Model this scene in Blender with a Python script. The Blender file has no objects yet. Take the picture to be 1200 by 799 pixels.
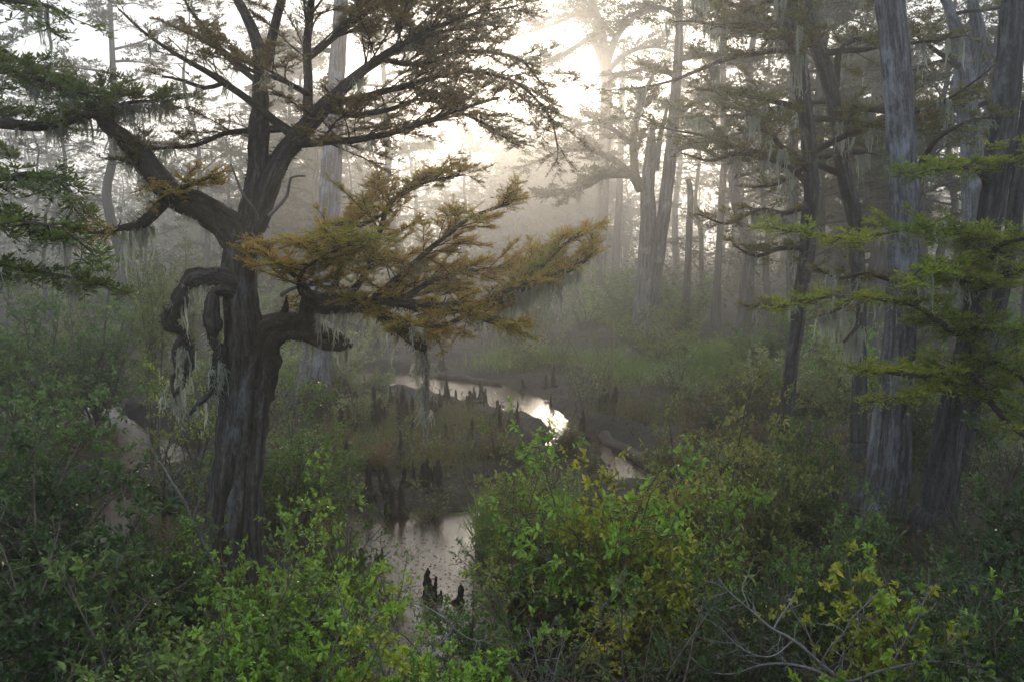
import bpy, math, random
import numpy as np
from mathutils import Vector, noise

random.seed(11)
rng = np.random.default_rng(11)
scene = bpy.context.scene
COL = scene.collection
R = math.radians

# ------------------------------------------------------------------ camera
CAM_H, F, PITCH = 5.0, 1167.0, R(5.87)
cam = bpy.data.objects.new('camera', bpy.data.cameras.new('camera'))
cam.data.sensor_width, cam.data.lens = 36.0, 35.0
cam.data.clip_end = 2000.0
cam.data.clip_start = 0.1
cam.location = (0, 0, CAM_H)
cam.rotation_euler = (R(90) - PITCH, 0, 0)
COL.objects.link(cam)
scene.camera = cam
_cp, _sp = math.cos(PITCH), math.sin(PITCH)


def ray(px, py):
    x, y = (px - 600.0) / F, (399.5 - py) / F
    return np.array([x, _cp + y * _sp, -_sp + y * _cp])


def at(px, py, D):                     # the point of that sight line at distance D along the ground
    r = ray(px, py)
    return np.array([0, 0, CAM_H]) + r * (D / r[1])


def gp(px, py, z=0.0):                 # where that sight line meets the ground
    r = ray(px, py)
    return np.array([0, 0, CAM_H]) + r * ((z - CAM_H) / r[2])


# ------------------------------------------------------------------ mesh builder (all quads)
def norm(v):
    return v / np.maximum(np.linalg.norm(v, axis=-1, keepdims=True), 1e-9)


class MB:
    def __init__(self):
        self.v, self.f, self.b, self.n = [], [], [], 0

    def add(self, v, f, b=None):
        v = np.asarray(v, float).reshape(-1, 3)
        f = np.asarray(f, int).reshape(-1, 4)
        self.v.append(v)
        self.f.append(f + self.n)
        self.b.append(np.zeros((len(v), 3)) if b is None else b)
        self.n += len(v)

    def tube(self, path, rad, sides=8, flute=0.0, lobes=5, rough=0.0, lump=0.0, lf=4.0, ridge=0.0, seed=None):
        p = np.asarray(path, float)
        rad = np.asarray(rad, float)
        n = len(p)
        t = norm(np.gradient(p, axis=0))
        ref = np.array([0.31, 0.94, 0.12]) if abs(t[0][1]) < 0.9 else np.array([1.0, 0, 0])
        u = norm(np.cross(t[0], ref))
        fr = np.empty((n, 3))
        for i in range(n):
            u = norm(u - t[i] * np.dot(u, t[i]))
            fr[i] = u
        w = np.cross(t, fr)
        a = np.arange(sides) / sides * 2 * np.pi
        L = np.concatenate([[0], np.cumsum(np.linalg.norm(np.diff(p, axis=0), axis=1))])
        r = np.repeat(rad[:, None], sides, 1)
        g = np.random.default_rng(seed if seed is not None else rng.integers(1 << 30))
        if np.any(flute):
            ph = g.uniform(0, 6.28, 4)
            fl = flute if np.ndim(flute) else np.full(n, flute)
            tw = L[:, None] * 0.06
            prof = np.cos(lobes * (a + tw) + ph[0]) * 0.55 + np.cos((lobes * 2 + 1) * (a + tw) + ph[1]) * 0.25 + np.cos((lobes - 2) * (a - tw) + ph[2]) * 0.35
            r = r * (1 + np.asarray(fl)[:, None] * prof)
        if rough > 0:
            nz = g.normal(0, 1, (n, sides))
            nz = (nz + np.roll(nz, 1, 1) + np.roll(nz, -1, 1)) / 3
            nz[1:-1] = (nz[1:-1] * 2 + nz[2:] + nz[:-2]) / 4
            r = r * (1 + rough * nz)
        if ridge > 0:                     # fibrous strips running along the trunk
            rz = g.normal(0, 1, (n, sides))
            for _ in range(14):
                rz[1:-1] = (rz[:-2] + rz[1:-1] + rz[2:]) / 3
            rz /= max(rz.std(), 1e-6)
            r = r * (1 + ridge * np.clip(rz, -2, 2))
        ca, sa = np.cos(a)[None, :, None], np.sin(a)[None, :, None]
        if lump > 0:
            q = (p[:, None] + r[..., None] * (fr[:, None] * ca + w[:, None] * sa)).reshape(-1, 3)
            nn = np.array([noise.noise(Vector(x * lf)) + .5 * noise.noise(Vector(x * lf * 2.7)) for x in q]).reshape(n, sides)
            r = r * np.clip(1 + lump * nn, .4, 1.9)
        v = p[:, None] + r[..., None] * (fr[:, None] * ca + w[:, None] * sa)
        b = np.stack([rad[:, None] * np.cos(a), rad[:, None] * np.sin(a), np.repeat(L[:, None], sides, 1)], -1)
        i, j = np.meshgrid(np.arange(n - 1), np.arange(sides), indexing='ij')
        j2 = (j + 1) % sides
        f = np.stack([i * sides + j, i * sides + j2, (i + 1) * sides + j2, (i + 1) * sides + j], -1).reshape(-1, 4)
        self.add(v.reshape(-1, 3), f, b.reshape(-1, 3))

    def sticks(self, p0, p1, r0, r1):     # many straight three-sided twigs at once
        m = len(p0)
        if not m:
            return
        d = norm(p1 - p0)
        u = norm(np.cross(d, np.array([0.3, 0.2, 0.93])))
        w = np.cross(d, u)
        vs = []
        for P, rr in ((p0, r0), (p1, r1)):
            rr = np.broadcast_to(np.asarray(rr, float), (m,))[:, None]
            for k in range(3):
                c, s = math.cos(k * 2.0944), math.sin(k * 2.0944)
                vs.append(P + rr * (u * c + w * s))
        v = np.stack(vs, 1)
        base = (np.arange(m) * 6)[:, None]
        f = np.concatenate([base + np.array([k, (k + 1) % 3, 3 + (k + 1) % 3, 3 + k]) for k in range(3)], 0)
        self.add(v.reshape(-1, 3), f, (v * np.array([1, 1, .3])).reshape(-1, 3))

    def blades(self, p, d, n, L, W, taper=0.5):   # narrow one-quad leaves
        d = norm(d)
        s = norm(np.cross(d, n))
        L, W = np.broadcast_to(L, (len(p),))[:, None], np.broadcast_to(W, (len(p),))[:, None]
        v = np.stack([p, p + d * L * taper + s * W / 2, p + d * L, p + d * L * taper - s * W / 2], 1)
        self.add(v.reshape(-1, 3), np.arange(len(p) * 4).reshape(-1, 4))

    def leaves(self, p, d, n, L, W):      # folded six-corner leaves
        d = norm(d)
        s = norm(np.cross(d, n))
        n = np.cross(s, d)
        L, W = np.broadcast_to(L, (len(p),))[:, None], np.broadcast_to(W, (len(p),))[:, None]
        up = n * W * 0.16
        v = np.stack([p, p + d * L * .30 + s * W * .42 + up, p + d * L * .66 + s * W * .40 + up, p + d * L - n * L * .06,
                      p + d * L * .66 - s * W * .40 + up, p + d * L * .30 - s * W * .42 + up], 1)
        b = (np.arange(len(p)) * 6)[:, None]
        f = np.concatenate([b + np.array([0, 1, 2, 3]), b + np.array([0, 3, 4, 5])], 0)
        self.add(v.reshape(-1, 3), f)

    def mesh(self, name, mat, origin=(0, 0, 0), smooth=True):
        v = np.concatenate(self.v) - np.asarray(origin, float)
        f = np.concatenate(self.f)
        b = np.concatenate(self.b)
        me = bpy.data.meshes.new(name)
        me.vertices.add(len(v))
        me.vertices.foreach_set('co', v.astype(np.float32).ravel())
        me.loops.add(len(f) * 4)
        me.loops.foreach_set('vertex_index', f.astype(np.int32).ravel())
        me.polygons.add(len(f))
        me.polygons.foreach_set('loop_start', np.arange(len(f), dtype=np.int32) * 4)
        me.polygons.foreach_set('use_smooth', np.full(len(f), smooth))
        at_ = me.attributes.new('bark', 'FLOAT_VECTOR', 'POINT')
        at_.data.foreach_set('vector', b.astype(np.float32).ravel())
        me.materials.append(mat)
        me.update(calc_edges=True)
        return me

    def build(self, name, mat, parent=None, origin=(0, 0, 0), smooth=True, label=None):
        if not self.v:
            return None
        o = bpy.data.objects.new(name, self.mesh(name, mat, origin, smooth))
        COL.objects.link(o)
        if parent is not None:
            o.parent = parent
        if label:
            o['label'] = label
        return o


def tag(o, label=None, cat=None, group=None, kind=None):
    for k, x in (('label', label), ('category', cat), ('group', group), ('kind', kind)):
        if x:
            o[k] = x
    return o


def empty(name, loc, label, cat, group=None):
    o = bpy.data.objects.new(name, None)
    o.empty_display_size = 0.2
    o.location = tuple(loc)
    COL.objects.link(o)
    return tag(o, label, cat, group)


def copy_tree(o, parent=None):
    c = o.copy()
    COL.objects.link(c)
    if parent is not None:
        c.parent = parent
    for ch in list(o.children):
        copy_tree(ch, c)
    return c


def spline(pts, step=0.12, wig=0.0):
    P = np.asarray(pts, float)
    Q = np.vstack([2 * P[0] - P[1], P, 2 * P[-1] - P[-2]])
    out = []
    for i in range(1, len(Q) - 2):
        seg = np.linalg.norm(Q[i + 1, :3] - Q[i, :3])
        k = max(2, int(seg / step))
        t = np.linspace(0, 1, k, endpoint=False)[:, None]
        a, b, c, d = Q[i - 1], Q[i], Q[i + 1], Q[i + 2]
        out.append(0.5 * (2 * b + (c - a) * t + (2 * a - 5 * b + 4 * c - d) * t ** 2 + (3 * b - a - 3 * c + d) * t ** 3))
    out.append(P[-1][None])
    S = np.vstack(out)
    S[:, 3] = np.maximum(S[:, 3], 0.003)
    if wig:
        n = len(S)
        w = rng.normal(0, 1, (n, 3))
        for _ in range(3):
            w[1:-1] = (w[:-2] + w[1:-1] + w[2:]) / 3
        S[:, :3] += w * wig
    return S


def pxpath(pts, D):                    # rows (px, py, width in px, depth offset) -> x, y, z, radius
    out = []
    for q in pts:
        d = D + (q[3] if len(q) > 3 else 0)
        out.append([*at(q[0], q[1], d), q[2] * d / F / 2])
    return out


# ------------------------------------------------------------------ materials
def mat_new(name):
    m = bpy.data.materials.new(name)
    m.use_nodes = True
    nt = m.node_tree
    nt.nodes.clear()
    out = nt.nodes.new('ShaderNodeOutputMaterial')
    return m, nt, out


def N(nt, t, **kw):
    n = nt.nodes.new(t)
    for k, x in kw.items():
        if k in n.inputs:
            n.inputs[k].default_value = x
        else:
            setattr(n, k, x)
    return n


def ramp(nt, stops, fac=None):
    r = nt.nodes.new('ShaderNodeValToRGB')
    e = r.color_ramp.elements
    while len(e) < len(stops):
        e.new(0.5)
    for el, (p, c) in zip(e, stops):
        el.position = p
        el.color = (*c, 1)
    if fac is not None:
        nt.links.new(fac, r.inputs['Fac'])
    return r


def leaf_mat(name, stops, trans=0.4, rough=0.5, tint=False, clump=1.3, spec=0.3):
    m, nt, out = mat_new(name)
    L = nt.links.new
    geo = N(nt, 'ShaderNodeNewGeometry')
    tc = N(nt, 'ShaderNodeTexCoord')
    nz = N(nt, 'ShaderNodeTexNoise', Scale=clump, Detail=2.0)
    L(tc.outputs['Object'], nz.inputs['Vector'])
    mx = N(nt, 'ShaderNodeMath', operation='MULTIPLY_ADD')
    mx.inputs[1].default_value = 0.45
    L(geo.outputs['Random Per Island'], mx.inputs[0])
    sub = N(nt, 'ShaderNodeMath', operation='MULTIPLY_ADD')
    sub.inputs[1].default_value, sub.inputs[2].default_value = 1.5, -0.48
    L(nz.outputs['Fac'], sub.inputs[0])
    L(sub.outputs[0], mx.inputs[2])
    r = ramp(nt, stops, mx.outputs[0])
    col = r.outputs['Color']
    if tint:
        oi = N(nt, 'ShaderNodeObjectInfo')
        mm = N(nt, 'ShaderNodeMix', data_type='RGBA', blend_type='MULTIPLY')
        mm.inputs['Factor'].default_value = 1.0
        L(col, mm.inputs['A'])
        L(oi.outputs['Color'], mm.inputs['B'])
        col = mm.outputs['Result']
    pb = N(nt, 'ShaderNodeBsdfPrincipled', Roughness=rough)
    pb.inputs['Specular IOR Level'].default_value = spec
    L(col, pb.inputs['Base Color'])
    tr = N(nt, 'ShaderNodeBsdfTranslucent')
    L(col, tr.inputs['Color'])
    ms = N(nt, 'ShaderNodeMixShader', Fac=trans)
    L(pb.outputs[0], ms.inputs[1])
    L(tr.outputs[0], ms.inputs[2])
    L(ms.outputs[0], out.inputs['Surface'])
    return m


def bark_mat(name, dark, mid, light, lichen=None, amount=0.5, scale=9.0, bump=0.6, stretch=0.12):
    m, nt, out = mat_new(name)
    L = nt.links.new
    a = N(nt, 'ShaderNodeAttribute', attribute_name='bark')
    mp = N(nt, 'ShaderNodeMapping')
    mp.inputs['Scale'].default_value = (1, 1, stretch)
    L(a.outputs['Vector'], mp.inputs['Vector'])
    n1 = N(nt, 'ShaderNodeTexNoise', Scale=scale, Detail=6.0, Roughness=0.65)
    L(mp.outputs[0], n1.inputs['Vector'])
    n1b = N(nt, 'ShaderNodeTexNoise', Scale=scale * 2.2, Detail=5.0, Roughness=0.7)
    mpb = N(nt, 'ShaderNodeMapping')
    mpb.inputs['Scale'].default_value = (1, 1, min(1, stretch * 4.5))
    L(a.outputs['Vector'], mpb.inputs['Vector'])
    L(mpb.outputs[0], n1b.inputs['Vector'])
    ad = N(nt, 'ShaderNodeMath', operation='MULTIPLY_ADD')
    ad.inputs[1].default_value = 0.6
    L(n1b.outputs['Fac'], ad.inputs[0])
    L(n1.outputs['Fac'], ad.inputs[2])
    r = ramp(nt, [(0.60, dark), (0.80, mid), (1.0, light)], ad.outputs[0])
    col = r.outputs['Color']
    if lichen:
        n2 = N(nt, 'ShaderNodeTexNoise', Scale=2.6, Detail=5.0, Roughness=0.7)
        mp2 = N(nt, 'ShaderNodeMapping')
        mp2.inputs['Scale'].default_value = (1, 1, 0.45)
        L(a.outputs['Vector'], mp2.inputs['Vector'])
        L(mp2.outputs[0], n2.inputs['Vector'])
        r2 = ramp(nt, [(0.62 - amount * 0.25, (0, 0, 0)), (0.78 - amount * 0.25, (1, 1, 1))], n2.outputs['Fac'])
        mm = N(nt, 'ShaderNodeMix', data_type='RGBA')
        L(r2.outputs['Color'], mm.inputs['Factor'])
        L(col, mm.inputs['A'])
        mulc = N(nt, 'ShaderNodeMix', data_type='RGBA', blend_type='MULTIPLY')
        mulc.inputs['Factor'].default_value = 0.8
        r3 = ramp(nt, [(0.4, (.35, .35, .35)), (0.85, (1.2, 1.2, 1.2))], ad.outputs[0])
        mulc.inputs['A'].default_value = (*lichen, 1)
        L(r3.outputs['Color'], mulc.inputs['B'])
        L(mulc.outputs['Result'], mm.inputs['B'])
        col = mm.outputs['Result']
    pb = N(nt, 'ShaderNodeBsdfPrincipled', Roughness=0.9)
    pb.inputs['Specular IOR Level'].default_value = 0.15
    L(col, pb.inputs['Base Color'])
    bp = N(nt, 'ShaderNodeBump', Strength=bump, Distance=0.06)
    L(ad.outputs[0], bp.inputs['Height'])
    L(bp.outputs[0], pb.inputs['Normal'])
    L(pb.outputs[0], out.inputs['Surface'])
    return m


M = {}
M['bark_gnarled'] = bark_mat('gnarled_bark', (.014, .012, .010), (.055, .047, .041), (.13, .118, .11), (.17, .185, .205), 0.35, 14, 1.0, .09)
M['bark_limb'] = bark_mat('limb_bark', (.016, .013, .010), (.050, .040, .030), (.10, .085, .065), (.13, .13, .115), 0.2, 14, 0.8, 0.25)
M['bark_grey'] = bark_mat('grey_bark', (.022, .021, .022), (.105, .103, .110), (.22, .22, .24), (.27, .29, .33), 0.5, 20, 1.0, 0.07)
M['bark_dark'] = bark_mat('dark_bark', (.014, .013, .013), (.050, .048, .050), (.11, .108, .112), (.17, .17, .17), 0.30, 16, 1.0, .08)
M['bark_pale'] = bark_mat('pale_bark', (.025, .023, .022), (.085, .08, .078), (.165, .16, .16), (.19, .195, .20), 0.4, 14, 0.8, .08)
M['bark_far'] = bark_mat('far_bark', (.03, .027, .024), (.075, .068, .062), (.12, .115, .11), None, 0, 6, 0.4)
M['stem'] = bark_mat('stem_bark', (.03, .025, .018), (.085, .07, .052), (.16, .14, .12), None, 0, 20, 0.3)
M['deadwood'] = bark_mat('dead_wood', (.07, .065, .06), (.15, .145, .14), (.27, .26, .26), None, 0, 25, 0.4)
M['knee'] = bark_mat('knee_bark', (.010, .008, .006), (.030, .022, .017), (.065, .05, .04), None, 0, 12, 0.8)
M['mudwood'] = bark_mat('log_bark', (.02, .015, .012), (.05, .038, .03), (.10, .08, .07), (.06, .07, .03), 0.4, 10, 0.8)
M['fol_hero'] = leaf_mat('rusty_cypress_leaves', [(.05, (.20, .26, .035)), (.35, (.38, .34, .05)), (.60, (.50, .25, .055)), (.85, (.28, .32, .045))], 0.55, 0.6, clump=0.75)
M['fol_top'] = leaf_mat('bronze_cypress_leaves', [(.15, (.16, .13, .04)), (.5, (.26, .16, .055)), (.8, (.14, .14, .045))], 0.4, 0.6, clump=0.7)
M['fol_green'] = leaf_mat('green_cypress_leaves', [(.15, (.10, .165, .018)), (.5, (.20, .26, .022)), (.85, (.35, .34, .03))], 0.55, 0.55, clump=0.8)
M['fol_left'] = leaf_mat('dark_cypress_leaves', [(.15, (.065, .10, .02)), (.5, (.12, .155, .026)), (.85, (.22, .21, .035))], 0.45, 0.6, clump=0.8)
M['fol_dim'] = leaf_mat('olive_cypress_leaves', [(.15, (.08, .10, .022)), (.5, (.14, .13, .03)), (.85, (.22, .15, .045))], 0.4, 0.6, clump=0.6)
M['fol_far'] = leaf_mat('far_cypress_leaves', [(.15, (.05, .06, .02)), (.85, (.10, .09, .035))], 0.4, 0.7, clump=0.4)
M['shrub'] = leaf_mat('shrub_leaves', [(.1, (.35, .42, .35)), (.45, (.75, .8, .7)), (.75, (1.05, 1.05, .9)), (.90, (1.4, 1.25, 1.0)), (.97, (1.9, .9, .7))], 0.42, 0.38, tint=True, clump=1.6, spec=0.3)
M['grass'] = leaf_mat('sedge_blades', [(.15, (.09, .15, .025)), (.55, (.16, .24, .045)), (.9, (.26, .27, .09))], 0.5, 0.5, clump=0.6)
M['marsh'] = leaf_mat('marsh_grass_blades', [(.15, (.06, .07, .022)), (.5, (.12, .12, .035)), (.75, (.19, .13, .05)), (.92, (.10, .17, .03))], 0.45, 0.6, clump=1.1)
M['litter'] = leaf_mat('low_plants', [(.15, (.03, .045, .012)), (.5, (.07, .075, .02)), (.75, (.13, .075, .03)), (.95, (.17, .13, .06))], 0.3, 0.6, clump=0.5)
M['moss'] = leaf_mat('spanish_moss', [(.2, (.24, .25, .20)), (.8, (.44, .45, .37))], 0.55, 0.9, clump=1.5, spec=0.05)
M['fern'] = leaf_mat('limb_fern', [(.2, (.022, .02, .010)), (.7, (.06, .05, .02)), (.95, (.09, .085, .03))], 0.3, 0.8, clump=1.5, spec=0.1)


def ground_mat():
    m, nt, out = mat_new('swamp_mud')
    L = nt.links.new
    tc = N(nt, 'ShaderNodeTexCoord')
    n1 = N(nt, 'ShaderNodeTexNoise', Scale=0.5, Detail=8.0, Roughness=0.7)
    L(tc.outputs['Object'], n1.inputs['Vector'])
    n2 = N(nt, 'ShaderNodeTexNoise', Scale=7.0, Detail=6.0, Roughness=0.75)
    L(tc.outputs['Object'], n2.inputs['Vector'])
    r = ramp(nt, [(.35, (.012, .009, .007)), (.55, (.028, .021, .015)), (.72, (.035, .036, .016))], n1.outputs['Fac'])
    r2 = ramp(nt, [(.35, (.5, .5, .5)), (.7, (1.7, 1.55, 1.4))], n2.outputs['Fac'])
    mm = N(nt, 'ShaderNodeMix', data_type='RGBA', blend_type='MULTIPLY')
    mm.inputs['Factor'].default_value = 1
    L(r.outputs['Color'], mm.inputs['A'])
    L(r2.outputs['Color'], mm.inputs['B'])
    pb = N(nt, 'ShaderNodeBsdfPrincipled', Roughness=0.85)
    pb.inputs['Specular IOR Level'].default_value = 0.25
    L(mm.outputs['Result'], pb.inputs['Base Color'])
    bp = N(nt, 'ShaderNodeBump', Strength=0.8, Distance=0.08)
    L(n2.outputs['Fac'], bp.inputs['Height'])
    L(bp.outputs[0], pb.inputs['Normal'])
    L(pb.outputs[0], out.inputs['Surface'])
    return m


def water_mat():
    m, nt, out = mat_new('tannin_water')
    L = nt.links.new
    tc = N(nt, 'ShaderNodeTexCoord')
    mp = N(nt, 'ShaderNodeMapping')
    mp.inputs['Scale'].default_value = (1.0, 0.6, 1)
    L(tc.outputs['Object'], mp.inputs['Vector'])
    n1 = N(nt, 'ShaderNodeTexNoise', Scale=2.2, Detail=3.0, Roughness=0.5)
    L(mp.outputs[0], n1.inputs['Vector'])
    n2 = N(nt, 'ShaderNodeTexNoise', Scale=0.35, Detail=4.0)
    L(tc.outputs['Object'], n2.inputs['Vector'])
    r = ramp(nt, [(.35, (.018, .010, .005)), (.65, (.040, .020, .009))], n2.outputs['Fac'])
    pb = N(nt, 'ShaderNodeBsdfPrincipled', Roughness=0.22, IOR=1.33)
    pb.inputs['Specular IOR Level'].default_value = 0.32
    L(r.outputs['Color'], pb.inputs['Base Color'])
    bp = N(nt, 'ShaderNodeBump', Strength=0.3, Distance=0.05)
    L(n1.outputs['Fac'], bp.inputs['Height'])
    L(bp.outputs[0], pb.inputs['Normal'])
    L(pb.outputs[0], out.inputs['Surface'])
    return m


M['ground'], M['water'] = ground_mat(), water_mat()

# ------------------------------------------------------------------ plant pieces
UP = np.array([0, 0, 1.0])


def sprays(wood, fol, base, d, length, per=11, bl=0.10, bw=0.022, droop=0.25, rise=0.25, wood_r=0.004):
    """Feathery cypress twigs: BASE, D, LENGTH arrays of twigs; narrow branchlets stand off both sides."""
    m = len(base)
    if not m:
        return
    d = norm(d)
    length = np.broadcast_to(length, (m,))
    tip = base + d * length[:, None] + np.array([0, 0, -1.0]) * (droop * length ** 2)[:, None]
    if wood is not None:
        wood.sticks(base, tip, wood_r, wood_r * 0.4)
    k = per
    t = (np.arange(k) + 0.5) / k
    T = np.broadcast_to(t, (m, k)) + rng.uniform(-.04, .04, (m, k))
    pos = base[:, None] + (tip - base)[:, None] * T[..., None]
    side = norm(np.cross(d, UP) + rng.normal(0, .15, (m, 3)))
    sg = np.where(np.arange(k) % 2 == 0, 1.0, -1.0)
    dd = d[:, None] * rng.uniform(.35, .9, (m, k, 1)) + side[:, None] * (sg[None, :, None] * rng.uniform(.5, 1.0, (m, k, 1))) \
        + UP * rng.uniform(rise - .35, rise + .35, (m, k, 1)) + rng.normal(0, .18, (m, k, 3))
    nn = UP + rng.normal(0, .45, (m, k, 3))
    L = bl * rng.uniform(.6, 1.25, (m, k)) * (1.15 - 0.5 * T)
    fol.blades(pos.reshape(-1, 3), dd.reshape(-1, 3), nn.reshape(-1, 3), L.ravel(), bw * rng.uniform(.7, 1.4, m * k))


def bough(wood, fol, S, t0=0.25, t1=1.0, gap=0.16, reach=1.0, lift=0.15, droop=0.25, twig=0.30, tgap=0.055, bl=0.10, bw=0.022, per=11, rise=0.25, spread=1.0, end_scale=0.35, rough_gap=0.5):
    """Side branches with sprays along the limb S (x, y, z, radius rows)."""
    P = S[:, :3]
    L = np.concatenate([[0], np.cumsum(np.linalg.norm(np.diff(P, axis=0), axis=1))])
    tot = L[-1]
    n = max(2, int(tot * (t1 - t0) / gap))
    tb, td, tl = [], [], []
    for i in range(n):
        t = t0 + (t1 - t0) * (i + rng.uniform(0, 1)) / n
        x = t * tot
        k = min(np.searchsorted(L, x), len(P) - 1)
        p = P[k]
        tan = norm(P[min(k + 2, len(P) - 1)] - P[max(k - 2, 0)] + 1e-6)
        lat = norm(np.cross(tan, UP) + rng.normal(0, .2, 3) + 1e-6)
        sg = 1 if rng.random() < .5 else -1
        if rng.random() < rough_gap * 0.25:
            continue
        ln = reach * rng.uniform(.4, 1.15) * (1 - (1 - end_scale) * (t - t0) / max(t1 - t0, .01))
        d = norm(lat * sg * spread * rng.uniform(.3, 1) + tan * rng.uniform(.2, 1) + UP * rng.uniform(lift - .3, lift + .35))
        steps = max(3, int(ln / 0.16))
        q = [p]
        dd = d.copy()
        for s in range(steps):
            dd = norm(dd + rng.normal(0, .10, 3) + np.array([0, 0, -droop * .12]))
            q.append(q[-1] + dd * ln / steps)
        q = np.array(q)
        r0 = min(S[k, 3] * 0.6, 0.004 + ln * 0.009)
        wood.sticks(q[:-1], q[1:], np.linspace(r0, .003, steps + 1)[:-1], np.linspace(r0, .003, steps + 1)[1:])
        m = max(3, int(ln / tgap))
        tt = np.sort(rng.uniform(.25, 1, m))
        idx = np.minimum((tt * steps).astype(int), steps - 1)
        fr = (tt * steps - idx)[:, None]
        b = q[idx] * (1 - fr) + q[idx + 1] * fr
        seg = norm(q[idx + 1] - q[idx])
        sd = norm(np.cross(seg, UP) + rng.normal(0, .25, (m, 3)))
        s2 = np.where(rng.random(m) < .5, 1., -1.)[:, None]
        tb.append(b)
        td.append(seg * rng.uniform(.4, 1, (m, 1)) + sd * s2 * rng.uniform(.4, 1, (m, 1)) + UP * rng.uniform(-.2, .35, (m, 1)))
        tl.append(twig * rng.uniform(.45, 1.2, m) * (1.1 - .5 * tt))
    if tb:
        sprays(wood, fol, np.concatenate(tb), np.concatenate(td), np.concatenate(tl), per, bl, bw, droop, rise)


def moss_hang(mb, pts, lmin, lmax, strands=5, width=0.03, spread=0.10):
    for p in pts:
        k = max(2, int(rng.poisson(strands)))
        for _ in range(k):
            ln = rng.uniform(lmin, lmax) * rng.uniform(.25, 1) ** 1.3
            st = max(4, int(ln / .08))
            o = p + np.array([*rng.normal(0, spread, 2), rng.uniform(-.03, .03)])
            w = rng.normal(0, .014, (st + 1, 3)).cumsum(0)
            q = o + w + np.outer(np.linspace(0, 1, st + 1), [0, 0, -ln])
            wd = width * rng.uniform(.5, 1.4) * np.sin(np.linspace(.9, 3.05, st + 1)) * rng.uniform(.7, 1.25, st + 1)
            a = rng.uniform(0, 3.14)
            s = np.array([math.cos(a), math.sin(a), 0])
            v = np.stack([q - s * wd[:, None] / 2, q + s * wd[:, None] / 2], 1).reshape(-1, 3)
            i = np.arange(st) * 2
            mb.add(v, np.stack([i, i + 1, i + 3, i + 2], -1))
            # loose threads
            m = st * 3
            pp = q[rng.integers(0, st + 1, m)]
            mb.blades(pp, np.array([0, 0, -1.0]) + rng.normal(0, .5, (m, 3)), rng.normal(0, 1, (m, 3)), rng.uniform(.05, .14, m), rng.uniform(.006, .014, m))


def along(S, n, t0=0., t1=1., below=0.6):
    i = (rng.uniform(t0, t1, n) * (len(S) - 1)).astype(int)
    return S[i, :3] - UP * (S[i, 3] * below)[:, None]


def fern_fringe(mb, S, per_m=260, t0=0, t1=1, L=0.08, W=0.018):
    tot = np.linalg.norm(np.diff(S[:, :3], axis=0), axis=1).sum() * (t1 - t0)
    m = int(tot * per_m)
    i = (rng.uniform(t0, t1, m) * (len(S) - 1)).astype(int)
    i = i[np.array([noise.noise(Vector(S[k, :3] * 3.1)) for k in i]) > rng.uniform(-.5, .3, m)]
    m = len(i)
    ofs = norm(rng.normal(0, 1, (m, 3)) + UP * .1)
    mb.blades(S[i, :3] + ofs * S[i, 3:4] * .85, ofs + rng.normal(0, .5, (m, 3)) + UP * -.15, rng.normal(0, 1, (m, 3)), L * rng.uniform(.3, 1.7, m), W * rng.uniform(.6, 1.3, m))


MOSS_SHARE = .28


def limb_part(root, base, S, spec, fol_mat, wood_mat=None, sides=9, name='limb', label=None):
    """One limb of a tree, a part, with its foliage, moss and fern as sub-parts."""
    wood, fol = MB(), MB()
    S = S.copy()
    if spec.get('knob'):
        n = len(S)
        kn = np.interp(np.arange(n), np.arange(0, n + 3, 3), rng.normal(0, spec['knob'], len(np.arange(0, n + 3, 3))))
        S[:, 3] *= np.clip(1 + kn, .45, 1.8)
    wood.tube(S[:, :3], S[:, 3], sides, flute=spec.get('flute', .06), rough=spec.get('rough', .07), lump=spec.get('lump', 0), lf=5)
    if spec.get('splinter'):              # torn wood at the broken end
        e, t = S[-1], norm(S[-1, :3] - S[-4, :3])
        m = 9
        o = rng.normal(0, 1, (m, 3))
        o = norm(o - np.outer(o @ t, t)) * (e[3] * rng.uniform(.2, .95, (m, 1)))
        wood.sticks(e[:3] + o - t * .05, e[:3] + o * .9 + t * rng.uniform(.01, .09, (m, 1)) + rng.normal(0, .012, (m, 3)), e[3] * .22, .002)
    for _ in range(spec.get('twigs', 0)):     # short dead twigs
        k = int(rng.integers(4, len(S) - 2))
        q, d = S[k, :3].copy(), rng.normal(0, 1, 3)
        ln = rng.uniform(.08, .35)
        for st in range(4):
            d = norm(d + rng.normal(0, .35, 3) - UP * .1)
            wood.sticks(q[None], (q + d * ln / 4)[None], .007 - .0015 * st, .0055 - .0014 * st)
            q = q + d * ln / 4
    for b in spec.get('boughs', []):
        bough(wood, fol, S, **b)
    for tw, b in spec.get('subs', []):
        wood.tube(tw[:, :3], tw[:, 3], 6, rough=.05)
        if b:
            bough(wood, fol, tw, **b)
    o = wood.build(name, wood_mat or M['bark_limb'], root, base, label=label)
    fol.build('foliage', fol_mat, o, base, smooth=False)
    for (n, t0, t1, a, b, st, wd) in spec.get('moss', []):
        for p in along(S, max(1, int(n * MOSS_SHARE + .5)), t0, t1):
            mm = MB()
            moss_hang(mm, [p], a * .8, b * .8, st * 2.6, wd * 1.05, .06)
            mm.build('spanish_moss', M['moss'], o, base, smooth=False)
    if spec.get('fern'):
        ff = MB()
        fern_fringe(ff, S, *spec['fern'])
        ff.build('fern_fronds', M['fern'], o, base, smooth=False)
    return o


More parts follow.
